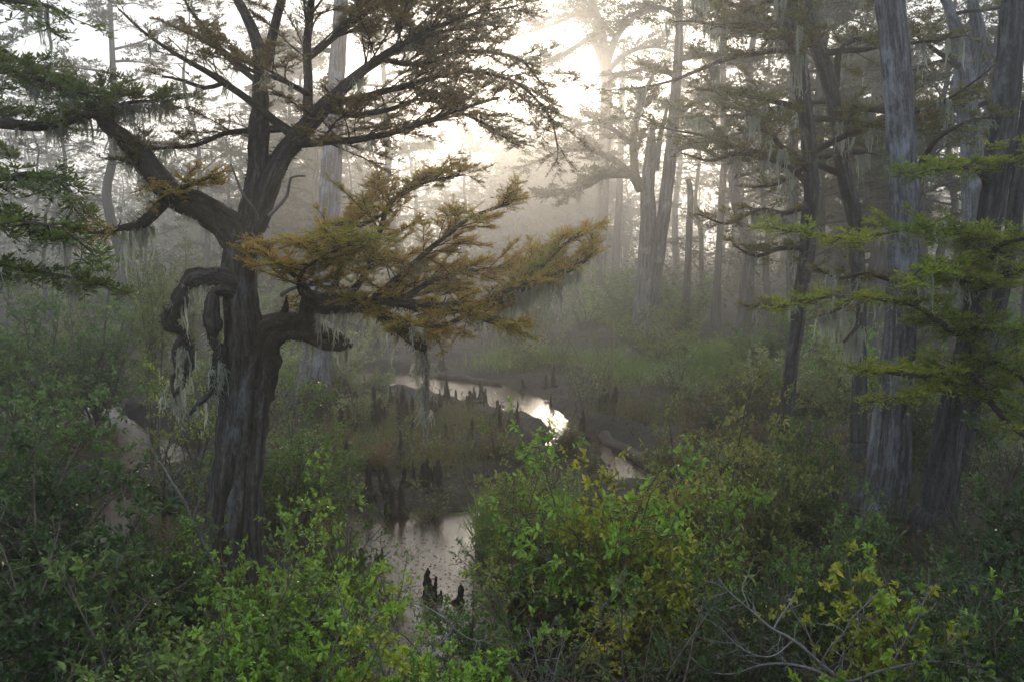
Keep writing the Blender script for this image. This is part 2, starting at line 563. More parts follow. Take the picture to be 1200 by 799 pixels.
# ------------------------------------------------------------------ terrain, water
def seg_dist(X, Y, pts):
    best = np.full(X.shape, 1e9)
    for (x0, y0, w0), (x1, y1, w1) in zip(pts[:-1], pts[1:]):
        dx, dy = x1 - x0, y1 - y0
        t = np.clip(((X - x0) * dx + (Y - y0) * dy) / (dx * dx + dy * dy + 1e-9), 0, 1)
        d = np.hypot(X - x0 - t * dx, Y - y0 - t * dy) - (w0 + t * (w1 - w0))
        best = np.minimum(best, d)
    return best


def gpw(rows):
    return [(gp(a, b)[0], gp(a, b)[1], c) for a, b, c in rows]


CHANNELS = [
    gpw([(360, 437, 1.7), (470, 446, 1.8), (535, 453, 1.7), (570, 464, 1.45), (605, 478, 1.1), (634, 489, .8), (654, 502, .36), (660, 514, .30), (652, 524, .42), (638, 528, .55)]),
    gpw([(612, 572, .35), (600, 600, .45), (585, 618, .4)]),
    gpw([(690, 512, .1), (728, 532, .5), (745, 548, .55), (735, 560, .3)]),
    gpw([(545, 606, .5), (500, 616, .9), (480, 645, 1.0), (490, 690, 1.0), (470, 740, 1.3), (420, 790, 1.6), (480, 840, 1.6)]),
    gpw([(330, 600, 1.0), (400, 628, .9), (480, 640, .9)]),
    gpw([(60, 470, 1.6), (100, 505, 1.5), (150, 535, 1.5), (185, 530, 1.2)]),
    gpw([(130, 590, .8), (150, 640, .9), (120, 690, .6)]),
]


def height(X, Y):
    d = np.full(np.shape(X), 1e9)
    for c in CHANNELS:
        d = np.minimum(d, seg_dist(X, Y, c))
    nz = 0.18 * np.sin(X * .9 + 1.3 * np.sin(Y * .5)) * np.cos(Y * .7 + X * .3) + .10 * np.sin(X * 2.3 + Y * 1.1) * np.sin(Y * 1.9 - X * .7) + .05 * np.sin(X * 5.1 + Y * 3.7) * np.sin(Y * 6.1)
    h = 0.30 + nz * .8
    k = np.clip((d + nz * .5 + .12 * np.sin(X * 9 + Y * 4) * np.sin(Y * 8 - X * 3)) / .5, -1, 1)
    return np.where(k < 0, -.30 * -k - .02, h * k + .0)


def build_ground():
    ys = np.concatenate([np.arange(2, 50, .22), np.geomspace(50, 420, 60)[1:]])
    xs = np.concatenate([-np.geomspace(26, 320, 34)[::-1], np.arange(-25.5, 25.6, .25), np.geomspace(26, 320, 34)])
    ys = np.concatenate([[-60, -30, -12, -4], ys])
    X, Y = np.meshgrid(xs, ys)
    Z = height(X, Y) + np.where(Y > 50, .2 + .15 * np.sin(X * .13) * np.sin(Y * .09), 0)
    Z += rng.normal(0, .03, Z.shape) * (Z > -.05)
    v = np.stack([X, Y, Z], -1).reshape(-1, 3)
    ny, nx = X.shape
    i, j = np.meshgrid(np.arange(ny - 1), np.arange(nx - 1), indexing='ij')
    a = i * nx + j
    mb = MB()
    mb.add(v, np.stack([a, a + 1, a + nx + 1, a + nx], -1).reshape(-1, 4))
    tag(mb.build('ground', M['ground']), kind='structure')
    w = MB()
    w.add([(-24, 3, 0), (24, 3, 0), (24, 46, 0), (-24, 46, 0)], [0, 1, 2, 3])
    tag(w.build('water', M['water'], smooth=False), kind='structure')


build_ground()


def gz(x, y):
    return float(height(np.array([x]), np.array([y]))[0])


# ------------------------------------------------------------------ world, sun, haze
SUN_EL, SUN_AZ = R(10.0), R(2.0)       # azimuth measured from +Y towards +X
world = bpy.data.worlds.new('World')
scene.world = world
world.use_nodes = True
nt = world.node_tree
bg = nt.nodes['Background']
sky = nt.nodes.new('ShaderNodeTexSky')
sky.sky_type = 'NISHITA'
sky.sun_disc = False
sky.sun_elevation = SUN_EL
sky.sun_rotation = SUN_AZ
sky.air_density, sky.dust_density, sky.ozone_density = 1.0, 4.0, 1.0
veil = nt.nodes.new('ShaderNodeMix')           # thin overcast in front of the clear sky
veil.data_type, veil.blend_type = 'RGBA', 'MIX'
veil.inputs['Factor'].default_value = 0.88
wtc = nt.nodes.new('ShaderNodeTexCoord')       # overcast: the zenith is brighter than the horizon
sep = nt.nodes.new('ShaderNodeSeparateXYZ')
nt.links.new(wtc.outputs['Generated'], sep.inputs[0])
over = ramp(nt, [(0.0, (5.45, 6.2, 7.1)), (0.22, (6.2, 7.0, 7.9)), (1.0, (13.2, 15.2, 17.8))], sep.outputs['Z'])
nt.links.new(over.outputs['Color'], veil.inputs['B'])
nt.links.new(sky.outputs[0], veil.inputs['A'])
nt.links.new(veil.outputs['Result'], bg.inputs['Color'])
bg.inputs['Strength'].default_value = 0.10

sun = bpy.data.objects.new('sun', bpy.data.lights.new('sun', 'SUN'))
sun.data.energy = 2.0
sun.data.angle = R(5.0)
sun.data.color = (1.0, .84, .64)
sd = Vector((math.sin(SUN_AZ) * math.cos(SUN_EL), math.cos(SUN_AZ) * math.cos(SUN_EL), math.sin(SUN_EL)))
sun.rotation_euler = sd.to_track_quat('Z', 'Y').to_euler()
sun.location = (0, 40, 60)
COL.objects.link(sun)


def build_haze():
    m, nt, out = mat_new('morning_haze')
    pv = N(nt, 'ShaderNodeVolumePrincipled')
    pv.inputs['Color'].default_value = (.95, .95, .95, 1)
    pv.inputs['Density'].default_value = 0.0037
    pv.inputs['Anisotropy'].default_value = 0.82
    nt.links.new(pv.outputs[0], out.inputs['Volume'])
    x, y0, y1, z0, z1 = 330, -70, 430, -1.6, 30
    mb = MB()
    mb.add([(-x, y0, z0), (x, y0, z0), (x, y1, z0), (-x, y1, z0), (-x, y0, z1), (x, y0, z1), (x, y1, z1), (-x, y1, z1)],
           [(0, 3, 2, 1), (4, 5, 6, 7), (0, 1, 5, 4), (1, 2, 6, 5), (2, 3, 7, 6), (3, 0, 4, 7)])
    tag(mb.build('haze', m, smooth=False), kind='stuff')


build_haze()

# ------------------------------------------------------------------ the gnarled old cypress
def hero_tree():
    D = 14.0
    base = gp(260, 700)
    base[2] = 0.0
    D = base[1]
    t = empty('bald_cypress', base, 'massive gnarled cypress with a dark crooked trunk and rust tinted foliage', 'tree')

    def path(pts, wig=0.012, step=.10):
        return spline(pxpath(pts, D), step, wig)
    tr = MB()
    S = path([(250, 745, 100), (254, 715, 76), (262, 680, 63), (269, 620, 57), (276, 550, 55), (283, 480, 56), (287, 430, 54), (285, 385, 46), (281, 345, 40), (281, 305, 42), (287, 270, 38)], .01)
    fl = np.interp(S[:, 2], [0, 1.2, 4, 6], [.24, .14, .11, .08])
    tr.tube(S[:, :3], S[:, 3], 64, flute=fl, lobes=5, rough=.02, lump=.16, lf=2.6, ridge=.035, seed=4)
    # buttress lobes up the right-hand side
    S2 = path([(300, 720, 50, -.1), (295, 660, 36, -.12), (294, 590, 28, -.12), (298, 520, 25, -.1), (303, 460, 26, -.08), (304, 420, 30, -.05), (298, 375, 24)], .01)
    tr.tube(S2[:, :3], S2[:, 3], 20, flute=.10, lobes=3, rough=.03, lump=.2, ridge=.04, seed=5)
    S3 = path([(228, 735, 40, -.2), (242, 690, 28, -.22), (254, 620, 20, -.25), (266, 540, 20, -.25), (276, 460, 18, -.22), (280, 400, 14, -.16), (280, 360, 8)], .01)
    tr.tube(S3[:, :3], S3[:, 3], 18, flute=.10, lobes=3, rough=.03, lump=.2, ridge=.04, seed=6)
    trunk = tr.build('trunk', M['bark_gnarled'], t, base)
    for (px, py, w, dd) in ((266, 500, 14, -.22), (290, 300, 22, -.12)):
        q = at(px, py, D + dd)
        r = w * D / F / 2
        zz = np.linspace(-1, 1, 9)
        kb = MB()
        kb.tube(q + np.outer(zz, [.02, .0, r * .9]), r * np.sqrt(1 - zz ** 2 * .98), 16, rough=.12, flute=.1, lump=.4)
        kb.build('burl', M['bark_limb'], t, base)

    top = dict(gap=.055, twig=.30, bl=.065, bw=.017, per=15, tgap=.04, droop=.35)
    low = dict(gap=.10, twig=.26, bl=.06, bw=.015, per=17, tgap=.034, droop=.25, rise=.2)

    def add(pts, fol, spec, wood=None, sides=10, wig=.02, label=None):
        Sx = path(pts, wig)
        return limb_part(t, base, Sx, spec, fol, wood, sides, label=label)
    # left crooked limb
    add([(284, 285, 42), (264, 262, 36), (237, 243, 33), (206, 231, 29), (186, 210, 26), (166, 185, 24), (141, 160, 20, -.2), (121, 143, 16, -.3), (106, 122, 9, -.4), (96, 104, 4, -.5)], M['fol_dim'],
        dict(flute=.08, rough=.05, knob=.06, lump=.25, boughs=[dict(top, t0=.45, t1=.75, reach=0.78, lift=.35, gap=.07), dict(top, t0=.72, t1=1, reach=1.17, lift=.2)],
             moss=[(14, .15, .5, .15, .5, 3, .03), (22, .6, 1, .2, .6, 3, .03)], fern=(300, .0, .8)), sides=16)
    add([(192, 238, 15, -.1), (176, 254, 14, -.15), (161, 265, 13, -.2), (145, 266, 8, -.25), (115, 272, 4, -.3), (88, 276, 2, -.35)], M['fol_hero'],
        dict(boughs=[dict(low, t0=.4, t1=1, reach=0.65, gap=.06)], moss=[(12, .1, .6, .3, .95, 5, .035)], fern=(200,)))
    add([(172, 190, 8, -.1), (195, 222, 6, -.25), (225, 215, 5, -.4), (250, 205, 3, -.5)], M['fol_hero'], dict(boughs=[dict(low, t0=.1, reach=0.78, gap=.05)], moss=[(4, .2, 1, .2, .5, 3, .03)]))
    # centre leader
    add([(289, 275, 32), (296, 243, 28), (301, 205, 26), (303, 155, 23), (305, 112, 18), (305, 80, 15), (300, 50, 13), (285, 15, 11), (270, -20, 10), (255, -80, 9), (262, -150, 7), (250, -230, 4)], M['fol_top'],
        dict(rough=.04, lump=.18, boughs=[dict(top, t0=.55, reach=1.69, lift=.1)], fern=(200, 0, .5)), M['bark_gnarled'], 14)
    add([(305, 95, 13), (314, 62, 12), (322, 30, 11), (331, -5, 10), (342, -70, 9), (338, -150, 7), (350, -240, 3)], M['fol_top'], dict(boughs=[dict(top, t0=.2, reach=1.56)]), M['bark_gnarled'])
    # right fork carrying the crown
    add([(294, 268, 30), (306, 240, 29), (319, 205, 25), (336, 176, 24), (358, 149, 22), (386, 121, 18), (411, 95, 13), (441, 70, 10), (482, 50, 7, .2), (540, 32, 4, .4), (600, 25, 2, .5)], M['fol_top'],
        dict(rough=.04, lump=.18, boughs=[dict(top, t0=.5, reach=1.69, lift=.1, gap=.07)], moss=[(10, .5, 1, .15, .4, 3, .025)], fern=(220, 0, .55)), M['bark_gnarled'], 14)
    add([(361, 147, 13), (361, 110, 11), (360, 70, 10), (362, 30, 9), (367, -15, 8), (380, -80, 7), (400, -150, 5), (420, -220, 3)], M['fol_top'], dict(boughs=[dict(top, t0=.15, reach=1.82, gap=.09)]), M['bark_gnarled'])
    for pts, b in (
        ([(345, 160, 13), (320, 141, 11), (291, 116, 9, -.2), (260, 96, 8, -.3), (222, 72, 6, -.4), (182, 46, 4, -.5), (142, 14, 2, -.6)], dict(top, t0=.25, reach=0.98, lift=.25, gap=.12, per=8, tgap=.07)),
        ([(262, 97, 6, -.3), (240, 103, 5, -.5), (215, 95, 4, -.6), (190, 88, 2, -.8)], dict(top, t0=.1, reach=0.59, lift=.1, gap=.10, per=8)),
        ([(330, 152, 9), (295, 155, 7, .2), (262, 156, 6, .3), (232, 168, 5, .3), (200, 172, 4, .2), (165, 176, 3, .1)], dict(top, t0=.2, reach=1.04, lift=.25, gap=.09)),
        ([(338, 168, 11), (380, 166, 9, -.3), (425, 162, 8, -.6), (475, 151, 6, -.8), (530, 132, 5, -.9), (585, 112, 3, -1)], dict(top, t0=.1, reach=1.56, lift=.2, gap=.07)),
        ([(386, 121, 10), (430, 112, 8, .5), (485, 98, 7, .9), (545, 85, 5, 1.2), (600, 95, 4, 1.4), (640, 130, 3, 1.5), (655, 175, 2, 1.5)], dict(top, t0=.15, reach=1.69, lift=.0, gap=.07, droop=.5)),
        ([(411, 95, 9), (455, 62, 8, -.4), (505, 35, 6, -.7), (560, 15, 4, -.9), (610, 8, 2, -1)], dict(top, t0=.1, reach=1.56, gap=.07)),
        ([(362, 70, 8), (395, 40, 7, .3), (440, 10, 5, .6), (490, -10, 4, .8), (540, -25, 3, .9)], dict(top, t0=.1, reach=1.69, gap=.08)),
        ([(305, 100, 8), (275, 75, 6, .4), (245, 40, 5, .7), (220, 5, 3, .9), (210, -30, 2, 1)], dict(top, t0=.2, reach=1.04, gap=.11)),
        ([(340, -60, 8), (380, -90, 7, .5), (440, -110, 5, 1), (510, -120, 4, 1.3), (580, -115, 2, 1.5)], dict(top, t0=.1, reach=1.95, gap=.06)),
        ([(375, -40, 8), (430, -50, 7, -.5), (490, -60, 5, -.8), (560, -50, 4, -1), (630, -40, 2, -1.1)], dict(top, t0=.1, reach=1.95, gap=.06)),
        ([(338, -150, 7), (390, -180, 6, .3), (450, -190, 4, .6), (520, -180, 2, .8)], dict(top, t0=.1, reach=1.95, gap=.06)),
        ([(258, -90, 7), (215, -110, 6, .4), (160, -100, 4, .6), (100, -80, 2, .8)], dict(top, t0=.1, reach=1.43, gap=.08)),
        ([(441, 70, 7), (490, 75, 6, .6), (550, 60, 5, 1), (610, 70, 4, 1.3), (640, 105, 2, 1.4)], dict(top, t0=.1, reach=1.56, gap=.08)),
        ([(362, 110, 7), (335, 95, 6, -.5), (300, 85, 5, -.9), (262, 60, 3, -1.2)], dict(top, t0=.2, reach=1.30, gap=.09)),
        ([(386, 125, 8), (415, 135, 7, .3), (455, 128, 6, .5), (500, 118, 4, .6), (560, 140, 3, .6), (600, 165, 2, .5)], dict(top, t0=.1, reach=1.30, gap=.08)),
    ):
        add(pts, M['fol_top'], dict(boughs=[b], moss=[(7, .3, 1, .15, .4, 2, .025)]), None, 8)
    # broken stub low on the right
    add([(300, 470, 40), (302, 435, 44), (308, 408, 42), (320, 390, 38), (342, 383, 34), (366, 389, 29), (386, 397, 24), (397, 400, 22), (407, 404, 14)], M['fol_dim'],
        dict(flute=.12, rough=.07, knob=.08, lump=.35, splinter=1, twigs=22, fern=(700, .15, 1, .06), moss=[(9, .3, 1, .2, .6, 3, .03)]), None, 20, .02, 'thick broken stub limb, dark and shaggy')
    add([(330, 386, 14), (331, 370, 11), (334, 357, 7), (335, 345, 2)], M['fol_dim'], dict(rough=.12, fern=(300, 0, 1, .06)), None, 9)
    # sweeping low limb with the rusty fan
    add([(338, 386, 26), (357, 376, 27), (361, 352, 25, -.1), (384, 357, 23, -.3), (420, 357, 20, -.5), (447, 369, 16, -.6), (472, 387, 14, -.7), (491, 402, 12, -.8), (500, 408, 6, -.8)], M['fol_hero'],
        dict(flute=.08, rough=.08, knob=.12, lump=.35, boughs=[dict(low, t0=.35, t1=.8, reach=1.25, lift=.3, gap=.045)], moss=[(34, .3, 1, .3, 1.1, 3, .03)], fern=(420, 0, 1, .07)), None, 14, .025)
    add([(418, 357, 17, -.5), (455, 352, 14, -.7), (500, 358, 13, -.9), (545, 362, 12, -1.1), (578, 354, 14, -1.2), (602, 340, 12, -1.3), (640, 326, 8, -1.5), (672, 314, 6, -1.6), (692, 298, 4, -1.7), (690, 282, 2, -1.7)], M['fol_hero'],
        dict(rough=.08, knob=.15, lump=.3, boughs=[dict(low, t0=.1, t1=.6, reach=1.17, lift=.25, gap=.045), dict(low, t0=.55, t1=1, reach=0.78, lift=.3, gap=.05)], moss=[(70, .45, 1, .2, .8, 3, .03)], fern=(250, 0, .75)), None, 10)
    for pts, b in (
        ([(400, 356, 10, -.4), (428, 322, 8, -.5), (444, 282, 7, -.6), (456, 242, 5, -.7), (490, 216, 4, -.8), (545, 203, 2, -1)], dict(low, t0=.1, reach=1.04, gap=.045, lift=.2)),
        ([(430, 358, 9, -.5), (470, 322, 8, -.9), (515, 285, 6, -1.3), (555, 255, 4, -1.6), (600, 238, 2, -1.8)], dict(low, t0=.1, reach=0.98, gap=.05, lift=.2)),
        ([(372, 352, 8, -.2), (345, 325, 6, -.5), (318, 305, 4, -.7), (300, 297, 2, -.9)], dict(low, t0=.1, reach=0.91, gap=.045)),
        ([(384, 354, 8, -.3), (398, 315, 7, -.1), (402, 280, 5, .1), (430, 245, 3, .2), (445, 215, 2, .3)], dict(low, t0=.1, reach=0.91, gap=.05)),
        ([(470, 352, 8, -.8), (505, 330, 7, -.5), (545, 318, 5, -.2), (590, 312, 3, 0), (625, 300, 2, .1)], dict(low, t0=.1, reach=1.04, gap=.045)),
        ([(560, 362, 7, -1.1), (530, 378, 6, -1.4), (505, 384, 4, -1.6), (480, 380, 2, -1.8)], dict(low, t0=.05, reach=0.78, gap=.045, lift=.05)),
        ([(545, 362, 7, -1.1), (575, 376, 5, -1.5), (600, 378, 3, -1.8)], dict(low, t0=.05, reach=0.78, gap=.045, lift=.05)),
        ([(600, 340, 7, -1.3), (640, 310, 5, -1.2), (665, 285, 3, -1.2), (695, 268, 2, -1.2)], dict(low, t0=.05, reach=0.59, gap=.045, lift=.3)),
        ([(360, 352, 8, -.1), (350, 335, 6, -.6), (355, 318, 4, -1.1), (380, 300, 3, -1.5), (420, 285, 2, -1.9)], dict(low, t0=.15, reach=1.04, gap=.045, lift=.1)),
        ([(456, 245, 4, -.7), (430, 262, 4, -1), (395, 275, 3, -1.2), (350, 285, 2, -1.3)], dict(low, t0=.05, reach=0.91, gap=.05, lift=.1)),
    ):
        add(pts, M['fol_hero'], dict(boughs=[b], moss=[(4, .3, 1, .15, .4, 2, .025)]), None, 7)
    # drooping limbs on the left of the trunk
    add([(288, 352, 22), (276, 336, 24, -.1), (262, 328, 23, -.2), (250, 324, 21, -.25), (238, 328, 21, -.3), (224, 328, 22, -.4), (215, 338, 19, -.45), (209, 348, 21, -.5), (207, 360, 18, -.5), (200, 371, 21, -.5), (202, 384, 19, -.5), (211, 393, 13, -.45), (216, 404, 13, -.45), (223, 413, 11, -.5), (221, 428, 11, -.5), (214, 438, 7, -.5), (215, 452, 6, -.5), (207, 463, 5, -.55), (208, 480, 2, -.55)], M['fol_dim'],
        dict(flute=.18, rough=.06, knob=.12, lump=.5, twigs=26, moss=[(24, .2, 1, .2, .8, 3, .03)], fern=(520, 0, .75, .05)), M['bark_gnarled'], 16, .035, 'thick limb drooping in a ragged hook')
    add([(272, 340, 16, -.1), (258, 340, 17, -.3), (249, 344, 16, -.35), (247, 356, 18, -.4), (244, 372, 15, -.4), (249, 384, 16, -.4), (251, 398, 13, -.4), (256, 412, 14, -.4), (253, 428, 11, -.4), (250, 441, 12, -.4), (249, 456, 9, -.4), (243, 466, 8, -.4), (235, 472, 5, -.4), (226, 482, 2, -.4)], M['fol_dim'],
        dict(flute=.18, rough=.06, knob=.12, lump=.5, twigs=18, moss=[(18, .1, .95, .2, .6, 3, .03)], fern=(420, 0, .8, .05)), M['bark_gnarled'], 14, .035)
    add([(213, 398, 8, -.5), (206, 415, 7, -.55), (207, 432, 6, -.55), (200, 447, 4, -.6), (202, 462, 2, -.6)], M['fol_dim'], dict(rough=.08, lump=.4, twigs=8, moss=[(8, .1, .95, .2, .6, 3, .03)]), M['bark_gnarled'], 8, .03)
    add([(498, 405, 6, -.8), (501, 440, 5, -.8), (500, 480, 4, -.8), (502, 520, 2, -.8)], M['fol_dim'], dict(rough=.1, moss=[(22, 0, .9, .2, .5, 2, .03)]), M['deadwood'], 6, .02, 'pale hanging vine wrapped in moss')
    for pts in ([(297, 268, 5), (300, 250, 4, -.3), (283, 225, 3, -.5), (268, 190, 2, -.6)], [(315, 255, 5, -.2), (335, 228, 4, -.3), (340, 208, 3, -.3), (358, 205, 2, -.4)], [(330, 348, 5, -.3), (345, 338, 4, -.5), (375, 334, 3, -.7), (420, 340, 2, -.8)]):
        add(pts, M['fol_dim'], dict(subs=[]), M['deadwood'], 5, .02)


hero_tree()
MOSS_SHARE = .5


# ------------------------------------------------------------------ other cypresses placed along their trunks
def cypress(label, name, rows, bark, fol, D=None, limbs=(), flare=1.6, sides=24, lobes=5, auto=0, auto_z=(7, 16), auto_len=(1.5, 4.0), top=17.0, mossy=0, dens=1.0, seed=1, extra=None, group=None, rough=.04, cat='tree', slim=.87, bl=.11, bw=.028):
    global rng
    keep = rng
    rng = np.random.default_rng(seed)
    b = gp(rows[0][0], rows[0][1]) if D is None else at(rows[0][0], rows[0][1], D)
    D = b[1]
    base = np.array([b[0], b[1], max(0.0, gz(b[0], b[1]) - .05)])
    t = empty(name, base, label, cat, group)
    P = pxpath(rows, D)
    P[0] = [base[0], base[1], -.25, P[0][3] * flare]
    P.insert(1, [base[0] * .93 + P[1][0] * .07, P[0][1], base[2] + .35, P[0][3] / flare * (1 + (flare - 1) * .45)])
    last = np.array(P[-1])
    prev = np.array(P[-2])
    up = norm((last - prev)[:3] * np.array([.4, .4, 1]) + UP * .5)
    z = last[2]
    while z < top:                      # the trunk goes on above the picture
        st = 2.0
        nr = max(.03, last[3] * (1 - st / max(top - z + 1.5, 2.2)))
        last = np.array([*(last[:3] + up * st + np.array([*rng.normal(0, .12, 2), 0])), nr])
        P.append(list(last))
        z = last[2]
    S = spline(P, .14, .012)
    S[:, 3] *= slim
    tr = MB()
    fl = np.interp(S[:, 2], [0, 1.0, 3.0, 8], [.22, .15, .08, .04])
    tr.tube(S[:, :3], S[:, 3], sides, flute=fl, lobes=lobes, rough=rough * .4, seed=seed, lump=(.12 if sides > 20 else 0), lf=2.2, ridge=(.035 if sides > 30 else .02))
    if extra:
        for e in extra:
            E = spline(pxpath(e, D), .14, .015)
            E[:, 3] *= slim
            tr.tube(E[:, :3], E[:, 3], max(8, sides // 2), flute=.06, rough=rough)
    tr.build('trunk', bark, t, base)
    for rows_l, b, mo in limbs:
        L = spline(pxpath(rows_l, D), .12, .025)
        spec = dict(boughs=[b] if b else [], rough=.08)
        if mo:
            spec['moss'] = mo
        limb_part(t, base, L, spec, fol, M['bark_limb'], 8)
    for i in range(auto):
        zz = auto_z[0] + (auto_z[1] - auto_z[0]) * (i + rng.random()) / auto
        k = int(np.argmin(np.abs(S[:, 2] - zz)))
        a = rng.uniform(0, 6.283)
        ln = rng.uniform(*auto_len) * (1.15 - .5 * (zz - auto_z[0]) / max(auto_z[1] - auto_z[0], 1))
        d = np.array([math.cos(a), math.sin(a), rng.uniform(-.05, .45)])
        pts = [[*S[k, :3], min(S[k, 3] * .5, .02 + ln * .018)]]
        for s in range(6):
            d = norm(d + rng.normal(0, .18, 3) * np.array([1, 1, .6]) + UP * -.02)
            pts.append([*(np.array(pts[-1][:3]) + d * ln / 6), pts[0][3] * (1 - (s + 1) / 6.6)])
        L = spline(pts, .14, .02)
        spec = dict(rough=.08, boughs=[dict(t0=.15, reach=ln * .38, gap=.17 / dens, twig=.34, tgap=.07, bl=bl, bw=bw, per=9, lift=.1, droop=.3)])
        if mossy:
            spec['moss'] = [(mossy, .2, 1, .3, 1.0, 4, .045)]
        limb_part(t, base, L, spec, fol, M['bark_limb'], 7)
    rng = keep
    return t


bo = dict(t0=.1, reach=.8, gap=.08, twig=.3, tgap=.05, bl=.1, bw=.026, per=11, lift=.1)
# straight grey trunk on the right
cypress('tall straight cypress with ridged blue grey bark, broadest bare trunk at the right', 'bald_cypress',
        [(1028, 640, 62), (1034, 590, 58), (1041, 540, 54), (1047, 480, 48), (1052, 420, 42), (1057, 350, 39), (1060, 280, 38), (1058, 200, 37), (1053, 120, 36), (1048, 50, 36), (1043, -10, 35)],
        M['bark_grey'], M['fol_dim'], flare=1.5, sides=72, lobes=7, auto=9, auto_z=(8.6, 15), auto_len=(2, 4), seed=21, mossy=5,
        limbs=[([(1076, 195, 9), (1085, 180, 7, -.2), (1098, 162, 6, -.4), (1120, 147, 4, -.6), (1150, 138, 3, -.8), (1170, 140, 2, -1)], dict(bo, t0=.6, reach=.4), [(3, .5, 1, .2, .4, 2, .02)]),
               ([(1072, 315, 8), (1095, 312, 6, -.2), (1120, 308, 5, -.4), (1150, 300, 3, -.6)], dict(bo, reach=.7), None),
               ([(1042, 330, 6), (1010, 322, 5, -.2), (980, 326, 3, -.4), (955, 320, 2, -.6)], dict(bo, reach=.5), [(4, .3, 1, .2, .6, 3, .03)])])
# dark double trunk at the right edge with the green boughs
gb = dict(bo, reach=.8, gap=.05, twig=.32, per=12, bl=.09, bw=.022, lift=.08, droop=.3)
DT = cypress('dark leaning cypress at the right edge, with bright green feathery boughs', 'bald_cypress',
        [(1088, 655, 46), (1096, 600, 44), (1108, 530, 44), (1122, 460, 42), (1136, 400, 38), (1146, 340, 36), (1156, 280, 36), (1166, 220, 38), (1174, 150, 40), (1180, 90, 38), (1186, 30, 36), (1192, -30, 34)],
        M['bark_dark'], M['fol_green'], flare=1.5, sides=60, lobes=5, auto=6, auto_z=(8.2, 14), auto_len=(1.5, 3.5), seed=22, mossy=6, rough=.07, slim=.76,
        extra=[[(1105, 640, 30, .3), (1120, 560, 28, .3), (1140, 470, 26, .35), (1160, 400, 24, .4), (1175, 330, 24, .4), (1186, 270, 24, .3), (1195, 200, 22, .3), (1205, 120, 20, .3)]],
        limbs=[([(1160, 215, 9), (1140, 200, 7, -.6), (1115, 196, 5, -1), (1085, 200, 3, -1.4), (1055, 205, 2, -1.6)], dict(gb, reach=.5), [(4, .2, 1, .2, .5, 2, .03)]),
               ([(1180, 190, 8), (1200, 180, 6, -.6), (1225, 178, 4, -1)], dict(gb, reach=.6), None),
               ([(1150, 300, 9), (1125, 278, 7, -.7), (1100, 270, 5, -1.2), (1070, 268, 3, -1.6), (1000, 278, 2, -2.0), (900, 270, 1.5, -2.2)], dict(gb, reach=.6), [(8, .1, .6, .2, .5, 2, .03)]),
               ([(1152, 320, 10), (1165, 295, 8, -.9), (1180, 283, 6, -1.5), (1205, 280, 4, -2)], dict(gb), None),
               ([(1148, 345, 10), (1130, 330, 8, -1), (1110, 322, 6, -1.7), (1085, 320, 4, -2.2), (1060, 330, 2, -2.6)], dict(gb, reach=.7), [(8, .2, 1, .2, .6, 2, .03)]),
               ([(1150, 340, 10), (1172, 325, 8, -1), (1195, 318, 6, -1.6), (1225, 318, 4, -2)], dict(gb, reach=.8), None),
               ([(1138, 400, 10), (1112, 385, 8, -.9), (1080, 362, 6, -1.6), (1030, 350, 4, -2.1), (970, 348, 3, -2.4), (910, 358, 1.5, -2.6)], dict(gb, reach=.55, gap=.055), [(6, .2, 1, .2, .5, 2, .03)]),
               ([(1132, 425, 10), (1105, 435, 8, -1), (1078, 440, 6, -1.6), (1045, 436, 4, -2), (1010, 436, 2, -2.3)], dict(gb, reach=.5, gap=.05), [(6, .2, 1, .2, .5, 2, .03)]),
               ([(1128, 440, 8), (1098, 455, 6, -1.2), (1060, 466, 4, -2), (1020, 466, 2, -2.4)], dict(gb, reach=.35), None),
               ([(1140, 390, 10), (1165, 385, 8, -1), (1190, 388, 6, -1.6), (1225, 395, 4, -2)], dict(gb, reach=.8), [(5, .2, 1, .2, .6, 2, .03)]),
               ([(1140, 420, 10), (1165, 425, 8, -.8), (1190, 440, 6, -1.3), (1225, 460, 4, -1.8)], dict(gb, reach=.7), [(5, .2, 1, .2, .6, 2, .03)]),
               ([(1132, 430, 9), (1160, 470, 7, -1), (1185, 500, 5, -1.5), (1215, 520, 3, -2)], dict(gb, reach=.6), [(5, .2, 1, .2, .6, 2, .03)])])
